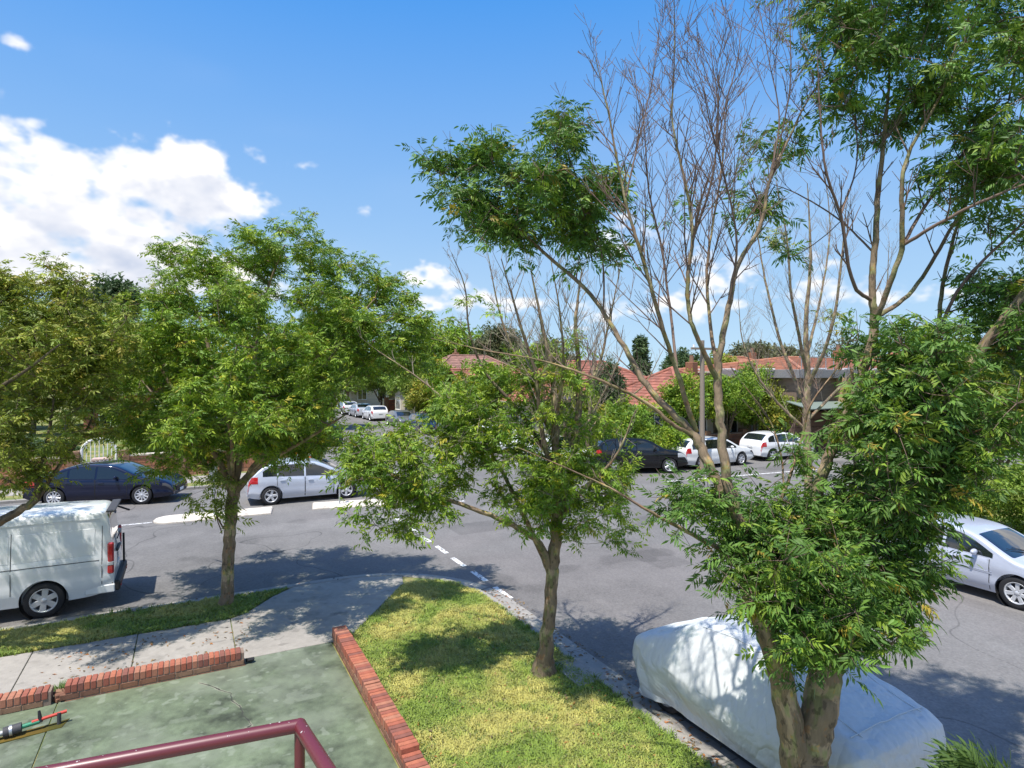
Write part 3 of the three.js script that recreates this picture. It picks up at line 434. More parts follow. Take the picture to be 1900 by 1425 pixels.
  // a raised panel on the side between two heights
  const sidePanel = (nm, x0, x1, lo, hi, s, off, mat, parent = o) => {
    const nx = 22, ny = 7, p = [], idx = [];
    for (let i = 0; i <= nx; i++) { const x = mix(x0, x1, i / nx), a = lo(x), b = Math.max(a + 0.001, hi(x)); for (let j = 0; j <= ny; j++) { const y = mix(a, b, j / ny), edge = i === 0 || j === 0 || i === nx || j === ny; p.push(x - X0, y, s * (side(x, y) + (edge ? -0.004 : off))); } }
    for (let i = 0; i < nx; i++) for (let j = 0; j < ny; j++) { const a = i * (ny + 1) + j, b = a + ny + 1; s > 0 ? idx.push(a, b, a + 1, b, b + 1, a + 1) : idx.push(a, a + 1, b, b, a + 1, b + 1); }
    // pull the rim vertices' neighbours out to the edge so that the step is steep
    for (let i = 0; i <= nx; i++) for (let j = 0; j <= ny; j++) { const mi = i === 1 ? 0 : i === nx - 1 ? nx : -1, mj = j === 1 ? 0 : j === ny - 1 ? ny : -1; const k = (i * (ny + 1) + j) * 3; const pull = (ii, jj) => { const q = (ii * (ny + 1) + jj) * 3; p[k] = mix(p[q], p[k], 0.12); p[k + 1] = mix(p[q + 1], p[k + 1], 0.12); p[k + 2] = s * (side(p[k] + X0, p[k + 1]) + off); }; if (mi >= 0) pull(mi, j); if (mj >= 0) pull(i, mj); }
    const g = new THREE.BufferGeometry(); g.setAttribute('position', new THREE.Float32BufferAttribute(p, 3)); g.setIndex(idx); return mesh(nm, toCreasedNormals(g, 0.6), mat, parent);
  };
  // a raised panel on the upper surface (screens, lamps on steep ends)
  const topPanel = (nm, x0, x1, zs0, zs1, off, mat, parent = o) => {
    const xs = [x0, ...st.map(q => q[0]).filter(x => x > x0 && x < x1), x1], nz = 12, p = [], idx = [];
    const prof = x => { const r = sect(x, top(x)), m = r.length - 11; return r.slice(m); };
    xs.forEach((x, i) => { const r = prof(x), dx = 0.01, sl = (top(Math.min(L, x + dx)) - top(Math.max(0, x - dx))) / (Math.min(L, x + dx) - Math.max(0, x - dx)), nl = Math.hypot(1, sl), k = i === 0 || i === xs.length - 1 ? -0.003 : off; for (let j = 0; j <= nz; j++) { const z = mix(zs0, zs1, j / nz) * r[0][0], az = Math.abs(z); let y = r[r.length - 1][1]; for (let q = 1; q < r.length; q++) if (az <= r[q - 1][0] && az >= r[q][0]) { y = mix(r[q - 1][1], r[q][1], (r[q - 1][0] - az) / (r[q - 1][0] - r[q][0] || 1)); break; } const kk = j === 0 || j === nz ? -0.003 : k; p.push(x - X0 - sl / nl * kk, y + kk / nl, z); } });
    for (let i = 0; i + 1 < xs.length; i++) for (let j = 0; j < nz; j++) { const a = i * (nz + 1) + j, b = a + nz + 1; idx.push(a, a + 1, b, b, a + 1, b + 1); }
    const g = new THREE.BufferGeometry(); g.setAttribute('position', new THREE.Float32BufferAttribute(p, 3)); g.setIndex(idx); return mesh(nm, toCreasedNormals(g, 0.6), mat, parent);
  };
  const winTop = (x, pil) => Math.min(top(x), top(Math.max(0, x - pil)), top(Math.min(L, x + pil))) - (sp.winDrop || 0.085);
  for (const s of [-1, 1]) {
    for (const [x0, x1] of sp.windows) sidePanel('side_window', x0, x1, x => belt(x) + 0.025, x => winTop(x, 0.09), s, 0.004, M.glass);
    for (const [x0, x1, arch] of sp.doors) { const lo = x => { const c = arch, d = sp.R + 0.075; let y = bot(x) + 0.06; if (c !== undefined && Math.abs(x - c) < d) y = Math.max(y, sp.R + Math.sqrt(d * d - (x - c) * (x - c))); return y; }; const dr = sidePanel('door', x0, x1, lo, x => belt(x) - 0.004, s, 0.005, paint); const hx = x0 + 0.12, hy = belt(hx) - 0.11; const h = chamfer(0.18, 0.028, 0.03, 0.008); h.translate(hx + 0.06 - X0, hy, s * (side(hx, hy) + 0.018)); mesh('handle', h, paint, dr); for (const gx of [x0 - 0.006, x1 - 0.006]) sidePanel('panel_gap', gx, gx + 0.012, lo, x => belt(x) - 0.004, s, 0.0075, M.black); }
    if (sp.mirror) { const mx = sp.mirror, my = belt(mx) + 0.09, g = new THREE.SphereGeometry(0.1, 14, 10).scale(0.55, 0.62, 1); g.translate(mx - X0, my, s * (side(mx, my) + 0.11)); const m = mesh('mirror', g, sp.mirrorMat || paint, o); mesh('stalk', box(0.05, 0.03, 0.14, mx - X0, my - 0.03, s * (side(mx, my) + 0.03)), M.black, m); }
    const hl = sp.head; if (hl) { sidePanel('headlight', hl[0], L - 0.015, x => Math.min(hl[1], top(x) - 0.17), x => Math.min(hl[2], top(x) - 0.06), s, 0.006, sp.headMat || M.clear); }
    const tl = sp.tail; if (tl) sidePanel('taillight', 0.012, tl[0], x => Math.min(tl[1], top(x) - 0.2), x => Math.min(tl[2], top(x) - 0.03), s, 0.007, M.red);
    if (sp.strip) sidePanel('trim_strip', sp.rear + sp.R + 0.1, sp.front - sp.R - 0.1, x => belt(x) - sp.strip, x => belt(x) - sp.strip + 0.045, s, 0.012, sp.stripMat || paint);
    if (sp.sill) sidePanel('sill', sp.rear + sp.R + 0.08, sp.front - sp.R - 0.08, x => bot(x) + 0.005, x => bot(x) + 0.075, s, 0.008, M.black);
  }
  topPanel('windscreen', ...sp.screen, -0.93, 0.93, 0.005, M.glass); topPanel('rear_window', ...sp.back, -0.86, 0.86, 0.005, M.glass);
  { const y = sp.grille || 0.5; mesh('grille', chamfer(0.04, 0.16, sp.W * 0.5, 0.01).translate(L - X0 + 0.0, y, 0), M.black, o); mesh('lower_intake', chamfer(0.04, 0.10, sp.W * 0.62, 0.01).translate(L - X0 - 0.005, y - 0.17, 0), M.darkGrey, o); mesh('number_plate', chamfer(0.012, 0.11, 0.37, 0.004).translate(L - X0 + 0.026, y - 0.1, 0), M.white, o); mesh('number_plate', chamfer(0.012, 0.11, 0.37, 0.004).translate(-X0 - 0.004, sp.plateY || 0.62, 0), M.white, o); }
  for (const s of [-1, 1]) mesh('wiper', cyl(new V3(sp.screen[1] - 0.02 - X0, top(sp.screen[1]) + 0.012, s * 0.1), new V3(sp.screen[1] - 0.22 - X0, top(sp.screen[1] - 0.22) + 0.02, s * 0.1 + 0.42), 0.008, 0.006, 5), M.black, o);
  o.userData.side = undefined; delete o.userData.side;
  return { o, side, top, belt, bot, sidePanel, topPanel, X0, L };
}
const W5 = { spokes: 5, width: 0.34 }, W10 = { spokes: 10, width: 0.17 }, W6 = { spokes: 6, width: 0.42 }, W7 = { spokes: 7, width: 0.3 };
const SEDAN = { L: 4.85, W: 1.84, round: 0.16, lean: 0.36, R: 0.335, rear: 1.02, front: 3.83, floor: 0.19, wheel: W10, mirror: 3.0, head: [4.5, 0.64, 0.74], headMat: M.darkGrey, tail: [0.42, 0.72, 0.98], screen: [2.98, 3.78], back: [0.72, 1.42],
  top: [[0, 0.42], [0.012, 0.62], [0.05, 0.88], [0.13, 1.03], [0.5, 1.08], [0.74, 1.11], [1.35, 1.36], [1.9, 1.445], [2.4, 1.45], [2.9, 1.38], [3.8, 0.99], [4.25, 0.92], [4.6, 0.8], [4.78, 0.66], [4.84, 0.5], [4.85, 0.38]], belt: [[0, 0.93], [1.2, 0.96], [3.2, 0.9], [4.85, 0.8]], windows: [[0.98, 1.42], [1.48, 2.3], [2.36, 3.45]], doors: [[1.32, 2.32, 1.02], [2.34, 3.36]] };
const HATCH = { L: 4.3, W: 1.78, round: 0.17, lean: 0.3, R: 0.325, rear: 0.78, front: 3.42, floor: 0.19, wheel: W5, mirror: 2.72, head: [3.72, 0.6, 0.84], tail: [0.34, 0.78, 1.02], screen: [2.5, 3.36], back: [0.2, 0.62], plateY: 0.75,
  top: [[0, 0.4], [0.012, 0.6], [0.04, 0.84], [0.13, 1.02], [0.36, 1.24], [0.58, 1.39], [0.85, 1.45], [1.5, 1.485], [2.1, 1.465], [2.5, 1.39], [3.36, 1.0], [3.75, 0.92], [4.05, 0.79], [4.22, 0.64], [4.29, 0.48], [4.3, 0.36]], belt: [[0, 1.0], [0.8, 0.99], [2.6, 0.91], [4.3, 0.82]], windows: [[0.5, 0.98], [1.02, 1.9], [1.96, 3.05]], doors: [[0.98, 1.92, 0.78], [1.94, 2.95]] };
const SUV = { L: 4.5, W: 1.82, round: 0.15, lean: 0.27, R: 0.36, rear: 0.85, front: 3.55, floor: 0.27, wheel: W5, mirror: 2.85, head: [3.95, 0.75, 0.95], tail: [0.3, 0.9, 1.15], screen: [2.6, 3.4], back: [0.12, 0.46], sill: true, plateY: 0.85,
  top: [[0, 0.48], [0.01, 0.75], [0.04, 1.02], [0.12, 1.2], [0.3, 1.45], [0.5, 1.58], [1.0, 1.66], [1.7, 1.67], [2.3, 1.63], [2.65, 1.54], [3.38, 1.16], [3.9, 1.07], [4.25, 0.95], [4.43, 0.76], [4.49, 0.58], [4.5, 0.44]], belt: [[0, 1.12], [2.8, 1.05], [4.5, 0.95]], windows: [[0.36, 0.95], [1.0, 1.95], [2.0, 3.05]], doors: [[1.05, 1.97, 0.85], [1.99, 3.05]] };
const WAGON = { ...SEDAN, L: 4.75, round: 0.15, lean: 0.28, rear: 0.95, front: 3.72, wheel: W7, mirror: 2.95, head: [4.38, 0.64, 0.74], back: [0.12, 0.48], tail: [0.3, 0.8, 1.05], screen: [2.9, 3.66], top: [[0, 0.42], [0.012, 0.65], [0.04, 0.92], [0.1, 1.05], [0.3, 1.28], [0.5, 1.4], [1.0, 1.47], [1.8, 1.485], [2.4, 1.47], [2.85, 1.38], [3.68, 0.99], [4.15, 0.92], [4.5, 0.8], [4.68, 0.66], [4.74, 0.5], [4.75, 0.38]], belt: [[0, 0.97], [1.2, 0.95], [3.2, 0.9], [4.75, 0.8]], windows: [[0.4, 1.22], [1.28, 2.2], [2.26, 3.35]], doors: [[1.25, 2.22, 0.95], [2.24, 3.26]] };
const OLDSEDAN = { ...SEDAN, L: 4.5, W: 1.74, round: 0.13, R: 0.32, rear: 0.98, front: 3.62, wheel: W7, mirror: 2.9, head: [4.15, 0.58, 0.74], screen: [2.82, 3.52], back: [0.66, 1.3], strip: 0.3, top: [[0, 0.4], [0.012, 0.6], [0.05, 0.86], [0.14, 0.98], [0.5, 1.02], [0.7, 1.05], [1.3, 1.34], [1.8, 1.4], [2.3, 1.4], [2.75, 1.33], [3.55, 0.96], [4.0, 0.88], [4.3, 0.78], [4.45, 0.64], [4.49, 0.5], [4.5, 0.36]], belt: [[0, 0.9], [1.2, 0.92], [3.2, 0.88], [4.5, 0.78]], windows: [[1.0, 1.38], [1.44, 2.22], [2.28, 3.2]], doors: [[1.28, 2.24, 0.98], [2.26, 3.15]] };
const VAN = { kind: 'van', L: 4.7, W: 1.74, round: 0.075, pow: 12, lean: 0.1, rc: 0.14, R: 0.335, rear: 1.14, front: 3.72, floor: 0.24, wheel: W6, mirror: 3.9, mirrorMat: M.black, head: null, tail: null, screen: [3.72, 4.45], back: [0.045, 0.135], grille: 0.6, plateY: 0.7, winDrop: 0.22,
  top: [[0, 0.42], [0.006, 0.8], [0.03, 1.12], [0.07, 1.5], [0.12, 1.82], [0.2, 1.92], [0.5, 1.96], [1.5, 1.985], [2.8, 1.975], [3.45, 1.93], [3.75, 1.83], [4.45, 1.12], [4.6, 0.95], [4.67, 0.75], [4.69, 0.55], [4.7, 0.42]], belt: [[0, 1.14], [4.7, 1.1]], windows: [[3.0, 3.98]], doors: [[2.95, 3.88, 3.72]] };
const HEAD_A = 0;                                     // facing along +a
// white van, facing left, seen from its rear quarter
{
  const v = makeCar('white_van', 'white cargo van parked by the kerb at the left edge', { ...VAN, rim: std(lin(0.55, 0.56, 0.58), 0.35, { metalness: 0.4 }) }, carPaint(0.74, 0.76, 0.76), W(-3.66, 0, 15.52), Math.PI);
  const { o, side, X0, sidePanel, top } = v;
  for (const s of [-1, 1]) {
    const tl = mesh('taillight', new THREE.BufferGeometry(), M.red, o); tl.geometry = chamfer(0.11, 0.62, 0.10, 0.025).translate(0.06 - X0, 1.0, s * (side(0.1, 1.0) - 0.03));
    mesh('reversing_lamp', chamfer(0.115, 0.11, 0.105, 0.02).translate(0.06 - X0, 1.2, s * (side(0.1, 1.2) - 0.0295)), M.clear, tl);
    mesh('indicator', chamfer(0.116, 0.09, 0.106, 0.018).translate(0.06 - X0, 0.9, s * (side(0.1, 0.98) - 0.0292)), M.clear, tl);
    // pressed side panels and the belt crease
    sidePanel('side_panel', 0.32, 1.62, () => 1.1, () => 1.62, s, 0.006, v.o.children[0].material); sidePanel('side_panel', 1.68, 2.9, () => 1.1, () => 1.62, s, 0.006, v.o.children[0].material);
    for (const gx of [0.2, 1.64, 2.92]) sidePanel('panel_gap', gx, gx + 0.012, () => 0.5, () => 1.66, s, 0.003, M.darkGrey);
    sidePanel('fuel_flap', 2.5, 2.68, () => 0.74, () => 0.92, s, 0.005, v.o.children[0].material);
    sidePanel('crease', 0.25, 3.0, () => 0.985, () => 0.998, s, 0.003, M.darkGrey);
    mesh('gutter', box(3.2, 0.018, 0.022, 1.85 - X0, 1.80, s * (side(1.8, 1.80) + 0.004)), v.o.children[0].material, o);
    mesh('side_bumper', chamfer(0.5, 0.16, 0.06, 0.015).translate(0.24 - X0, 0.4, s * (side(0.3, 0.4) - 0.01)), v.o.children[0].material, o);
  }
  mesh('bumper', chamfer(0.16, 0.2, 1.6, 0.03).translate(-X0 - 0.02, 0.43, 0), M.black, o);
  mesh('reflector', chamfer(0.02, 0.05, 0.2, 0.006).translate(-X0 - 0.105, 0.42, 0.62), M.red, o); mesh('reflector', chamfer(0.02, 0.05, 0.2, 0.006).translate(-X0 - 0.105, 0.42, -0.62), M.red, o);
  mesh('tailgate_handle', chamfer(0.05, 0.07, 0.5, 0.015).translate(-X0 + 0.0, 1.02, 0), M.darkGrey, o);
  mesh('spoiler', chamfer(0.16, 0.035, 1.3, 0.012).translate(-X0 + 0.08, 1.9, 0), M.darkGrey, o);
  mesh('rear_view_mirror', cyl(new V3(-X0 + 0.06, 1.78, 0.55), new V3(-X0 - 0.16, 1.66, 0.62), 0.02), M.black, o); mesh('rear_wiper', cyl(new V3(-X0 + 0.02, 1.2, 0), new V3(-X0 + 0.01, 1.25, 0.45), 0.012), M.black, o);
  mesh('ladder_rail', cyl(new V3(-X0 - 0.06, 0.55, 0.55), new V3(-X0 - 0.05, 1.18, 0.55), 0.022), M.black, o);
}
makeCar('parked_sedan', 'dark navy blue sedan with silver wheels at the left, across the side street', SEDAN, carPaint(0.004, 0.008, 0.03), W(-2.55, 0, 27.0), -0.30);
makeCar('hatchback', 'silver blue hatchback driving past the traffic islands', { ...HATCH, rim: M.alloy }, carPaint(0.52, 0.56, 0.64, 0.25), W(4.0, 0, 24.3), -0.01);
makeCar('parked_sedan', 'silver sedan at the right edge, half behind the leaves', { ...OLDSEDAN, rim: M.alloy }, carPaint(0.50, 0.53, 0.62, 0.25), W(15.45, 0, 7.62), -Math.PI / 2 - 0.02);
makeCar('black_suv', 'black four wheel drive wagon crossing the junction at the right', SUV, carPaint(0.005, 0.006, 0.009), W(19.05, 0, 23.55), -0.36);
makeCar('parked_wagon', 'white car right behind the black four wheel drive', WAGON, carPaint(0.74, 0.75, 0.75), W(23.6, 0, 23.4), 0.02);
makeCar('parked_hatchback', 'white hatchback parked by the brown garage on the right', HATCH, carPaint(0.76, 0.77, 0.78), W(29.0, 0, 23.7), 0.0);
makeCar('parked_hatchback', 'white hatchback partly hidden by leaves, left of the black four wheel drive', HATCH, carPaint(0.74, 0.75, 0.76), W(16.6, 0, 27.0), -Math.PI / 2);
makeCar('parked_wagon', 'white wagon parked on the far street behind the middle tree', WAGON, carPaint(0.74, 0.75, 0.76), W(16.7, 0, 34.2), -Math.PI / 2);
makeCar('parked_sedan', 'dark grey car just beyond the white wagon on the far street', SEDAN, carPaint(0.03, 0.035, 0.04, 0.2), W(16.75, 0, 40.2), -Math.PI / 2);
makeCar('parked_sedan', 'mid grey car on the far street, in front of the small white hatchback', OLDSEDAN, carPaint(0.16, 0.17, 0.18, 0.3), W(16.7, 0, 53.2), -Math.PI / 2);
makeCar('parked_hatchback', 'small white hatchback seen end on, far down the street', HATCH, carPaint(0.74, 0.75, 0.76), W(16.6, 0, 61.5), Math.PI / 2);
makeCar('parked_sedan', 'dark car with red tail light, left side of the far street', SEDAN, carPaint(0.02, 0.022, 0.025, 0.2), W(8.0, 0, 42.5), Math.PI / 2);
makeCar('parked_sedan', 'silver white car with red tail lights on the left of the far street', OLDSEDAN, carPaint(0.6, 0.61, 0.63, 0.2), W(8.2, 0, 50.5), Math.PI / 2);
makeCar('parked_hatchback', 'bright blue hatchback at the far end of the street', HATCH, carPaint(0.02, 0.06, 0.30, 0.2), W(13.2, 0, 76), Math.PI / 2);
makeCar('parked_hatchback', 'pale car beside the bright blue hatchback at the far end of the street', HATCH, carPaint(0.6, 0.62, 0.64), W(16.2, 0, 72), Math.PI / 2);
makeCar('parked_hatchback', 'silver hatchback on the left of the far street, next after the silver white car', HATCH, carPaint(0.42, 0.44, 0.47, 0.2), W(8.1, 0, 58.5), Math.PI / 2);
makeCar('parked_sedan', 'white sedan on the left of the far street, farthest of the row', OLDSEDAN, carPaint(0.72, 0.73, 0.74), W(8.2, 0, 66.5), Math.PI / 2);
makeCar('parked_hatchback', 'dark blue hatchback between the grey cars on the right of the far street', HATCH, carPaint(0.012, 0.03, 0.09), W(16.7, 0, 46.7), -Math.PI / 2);
makeCar('parked_sedan', 'silver sedan on the right of the far street, beyond the small white hatchback', SEDAN, carPaint(0.48, 0.5, 0.53, 0.2), W(16.5, 0, 66.8), Math.PI / 2);

// the car under its white cover
{
  const o = thing('covered_car', 'small car under a pale white fabric cover at the kerb by the large tree', 'car', null, W(6.5, 0, 5.48), -Math.PI / 2);
  const LH = 1.76, WH = 0.86, prof = [[-2.2, 0.8], [-1.84, 0.9], [-1.5, 0.98], [-1.15, 1.12], [-0.7, 1.36], [-0.25, 1.44], [0.35, 1.43], [0.75, 1.33], [1.1, 1.17], [1.5, 1.07], [1.84, 1.0], [2.2, 0.9]];
  const pf = x => { for (let i = 1; i < prof.length; i++) if (x <= prof[i][0]) { const t = (x - prof[i - 1][0]) / (prof[i][0] - prof[i - 1][0]); return mix(prof[i - 1][1], prof[i][1], t * t * (3 - 2 * t) * 0.5 + t * 0.5); } return prof[prof.length - 1][1]; };
  const smin = (a, b, k) => { const h = clamp(0.5 + 0.5 * (b - a) / k); return mix(b, a, h) - k * h * (1 - h); };
  const NT = 300, NR = 34, NK = 26, p = [], idx = [], uv = [];
  const sup = t => { const c = Math.cos(t), s = Math.sin(t), e = 2 / 8; return [Math.sign(c) * Math.pow(Math.abs(c), e), Math.sign(s) * Math.pow(Math.abs(s), e)]; };
  const topY = (x, z) => smin(pf(clamp(x, -2.2, 2.2)), 0.86 + (WH - Math.abs(z)) * 1.75, 0.17) - 0.05 * (z / WH) ** 2 + 0.03 * (0.5 - Math.abs(fbm3(x * 2.2 + z, 3, z * 3.4, 4) - 0.5) * 4) + 0.02 * (fbm3(x * 7, 5, z * 5, 3) - 0.5);
  for (let i = 0; i <= NT; i++) {
    const t = i / NT * Math.PI * 2, [ex, ez] = sup(t), ang = i / NT;
    for (let k = 0; k <= NR; k++) { const r = 1 - Math.pow(1 - k / NR, 1.5), x = ex * LH * r, z = ez * WH * r; let y = topY(x, z) - 0.07 * Math.pow(r, 22); p.push(x, y, z); uv.push(x, z); }
    const bx = ex * LH, bz = ez * WH, y0 = topY(bx, bz) - 0.07, hem = 0.16 + 0.05 * Math.sin(ang * 31) * 0.4 + 0.10 * fbm3(bx * 1.2, 7, bz * 1.2, 2) - 0.03 + (bx < -1.7 ? 0.08 : 0);
    const L = Math.hypot(ex, ez), nx = ex / L, nz = ez / L, per = Math.atan2(bz * 2, bx) * 3 + bx * 1.4 * Math.sign(bz);
    for (let k = 1; k <= NK; k++) {
      const q = k / NK, y = mix(y0, hem, q), fold = (fbm3(bx * 3.4 + q * 0.5, 11 + q * 0.7, bz * 3.4, 3) - 0.5) * 0.24 * Math.pow(q, 0.5) + (0.25 - Math.abs(((((bx + bz) * 2.3 + 1.6 * fbm3(bx * 1.3, q * 1.1, bz * 1.3, 3)) % 1) + 1) % 1 - 0.5)) * 0.11 * sst(0.05, 0.7, q) + 0.02 * (fbm3(bx * 6, y * 3, bz * 6, 2) - 0.5), crease = 0.07 * (0.3 - Math.abs(fbm3(bx * 2.4 + y * 0.8, y * 1.6, bz * 2.4 - y * 0.6, 3) - 0.5) * 5) * Math.pow(q, 0.5), bulge = crease + 0.03 * Math.sin(Math.min(1, q * 1.15) * Math.PI) - 0.09 * q * q;
      void per; p.push(bx + nx * (fold + bulge), y, bz + nz * (fold + bulge)); uv.push(bx + nx * (y0 - y), bz + nz * (y0 - y));
    }
  }
  const R = NR + NK + 1; for (let i = 0; i < NT; i++) for (let k = 0; k + 1 < R; k++) { const a = i * R + k, b = a + R; idx.push(a, a + 1, b, b, a + 1, b + 1); }
  let g = new THREE.BufferGeometry(); g.setAttribute('position', new THREE.Float32BufferAttribute(p, 3)); g.setAttribute('uv', new THREE.Float32BufferAttribute(uv, 2)); g.setIndex(idx); g.computeVertexNormals();
  const tFab = texture(256, 0.6, (u, v, o2, i, j) => { o2[0] = o2[1] = o2[2] = 0.9 + 0.1 * (fbm2(u, v, 20, 3, 71) - 0.5) + 0.05 * (hash3(i, j, 1) - 0.5); });
  const tWrinkle = texture(512, 1.7, (u, v, o2) => { const a = 1 - 2 * Math.abs(fbm2(u, v, 4, 4, 811) - 0.5), b = 1 - 2 * Math.abs(fbm2(u, v * 0.999, 9, 3, 821) - 0.5); o2[0] = o2[1] = o2[2] = 0.55 * a * a * a + 0.3 * b * b * b + 0.08 * fbm2(u, v, 60, 2, 825); }, false);
  mesh('car_cover', g, std(lin(0.66, 0.68, 0.67), 0.6, { map: tFab, bumpMap: tWrinkle, bumpScale: 0.035, side: THREE.DoubleSide }), o);
  const seam = (pts) => mesh('seam', new Tubes().add(smooth(pts, 40), Array(41).fill(0.006), 5).geo(), std(lin(0.62, 0.65, 0.66), 0.7), o);
  for (const s of [-1, 1]) seam(Array.from({ length: 12 }, (_, i) => { const x = mix(-1.4, 1.6, i / 11), z = s * 0.5; return new V3(x, topY(x, z) + 0.003, z); }));
  seam(Array.from({ length: 9 }, (_, i) => { const z = mix(-0.62, 0.62, i / 8); return new V3(1.55, topY(1.55, z) + 0.003, z); }));
  seam(Array.from({ length: 9 }, (_, i) => { const z = mix(-0.62, 0.62, i / 8); return new V3(-0.95, topY(-0.95, z) + 0.003, z); }));
  const wp = wheelParts(0.3, 0.19, W5); for (const x of [-1.15, 1.15]) for (const s of [-1, 1]) { const w = new THREE.Group(); w.name = 'wheel'; w.position.set(x, 0.3, s * 0.56); w.rotation.y = s > 0 ? 0 : Math.PI; o.add(w); mesh('tyre', wp.tyre, M.rubber, w); mesh('rim', wp.rim, M.alloy, w); }
  mesh('underbody', chamfer(3.1, 0.4, 1.2, 0.08).translate(0, 0.42, 0), M.black, o);
  mesh('bumper', chamfer(0.2, 0.2, 1.3, 0.05).translate(-1.64, 0.3, 0), M.black, o);
}

// ---------------------------------------------------------------- trees
function compoundLeaf(pairs, len, ll, lw, fine, seed) {     // a pinnate leaf along +y, its leaflets drooping unevenly
  const p = [], idx = [], r = mulberry(seed);
  const put = (v) => { p.push(v.x, v.y, v.z); return p.length / 3 - 1; };
  const leaflet = (o, dir, l, w, up) => {
    const s = new V3().crossVectors(dir, up).normalize(), n = new V3().crossVectors(s, dir).normalize(), P = (t, q, h) => o.clone().addScaledVector(dir, t * l).addScaledVector(s, q * w).addScaledVector(n, h * w - t * t * l * 0.28);
    if (fine) { const b = put(P(0, 0, 0)), m1 = put(P(0.4, 0, -0.15)), m2 = put(P(0.75, 0, -0.1)), t = put(P(1, 0, 0)), l1 = put(P(0.33, 1, 0.25)), l2 = put(P(0.7, 0.7, 0.2)), r1 = put(P(0.33, -1, 0.25)), r2 = put(P(0.7, -0.7, 0.2)); idx.push(b, l1, m1, l1, l2, m2, l1, m2, m1, l2, t, m2, b, m1, r1, r1, m1, m2, r1, m2, r2, r2, m2, t); }
    else { const b = put(P(0, 0, 0)), l1 = put(P(0.42, 1, 0.2)), t = put(P(1, 0, -0.1)), r1 = put(P(0.42, -1, 0.2)); idx.push(b, l1, t, b, t, r1); }
  };
  const at2 = t => new V3(0.05 * len * Math.sin(t * 4 + seed), len * t, -0.34 * len * t * t), J = k => (r() - 0.5) * k;
  for (let k = 0; k < pairs; k++) { const t = 0.22 + 0.68 * k / pairs; for (const s of [-1, 1]) leaflet(at2(t + J(0.06)), new V3(s * (0.8 + J(0.4)), 0.55 + J(0.6), -0.35 + J(0.7)).normalize(), ll * (0.75 + 0.3 * Math.sin(t * 3) + J(0.35)), lw * (0.9 + J(0.3)), new V3(J(0.9), J(0.5), 1)); }
  leaflet(at2(0.95), new V3(J(0.3), 0.85, -0.55).normalize(), ll * 1.1, lw, new V3(J(0.8), 0, 1));
  const g = new THREE.BufferGeometry(); g.setAttribute('position', new THREE.Float32BufferAttribute(p, 3)); g.setIndex(idx); g.computeVertexNormals(); return g;
}
const leafNear = [11, 12, 13].map(k => compoundLeaf(4, 0.23, 0.118, 0.0165, true, k)), leafMid = [21, 22, 23].map(k => compoundLeaf(4, 0.24, 0.112, 0.021, false, k));
const leafMat = new THREE.MeshPhysicalMaterial({ color: 0xffffff, roughness: 0.55, transmission: 0.46, thickness: 0, side: THREE.DoubleSide, specularIntensity: 0.5 });
// tuft of loose leaves for trees farther away
function leafTuft(seed, n, size) { const r = mulberry(seed), p = [], idx = []; for (let k = 0; k < n; k++) { const d = new V3(r() - 0.5, r() - 0.5, r() - 0.5).normalize().multiplyScalar(0.35 + 0.65 * Math.cbrt(r())), a = new V3(r() - 0.5, r() - 0.5, r() - 0.5).normalize(), b = new V3().crossVectors(a, d).normalize(), o = p.length / 3, l = size * (0.7 + r() * 0.7), w = l * 0.42; const q = (u, v, h) => { p.push(d.x + a.x * u + b.x * v, d.y + a.y * u + b.y * v + h, d.z + a.z * u + b.z * v); }; q(-l, 0, 0); q(0, w, 0.1 * l); q(l, 0, -0.2 * l); q(0, -w, 0.1 * l); idx.push(o, o + 1, o + 2, o, o + 2, o + 3); } const g = new THREE.BufferGeometry(); g.setAttribute('position', new THREE.Float32BufferAttribute(p, 3)); g.setIndex(idx); g.computeVertexNormals(); return g; }
const tufts = [leafTuft(1, 46, 0.26), leafTuft(2, 46, 0.22)], needleTuft = leafTuft(3, 60, 0.3);

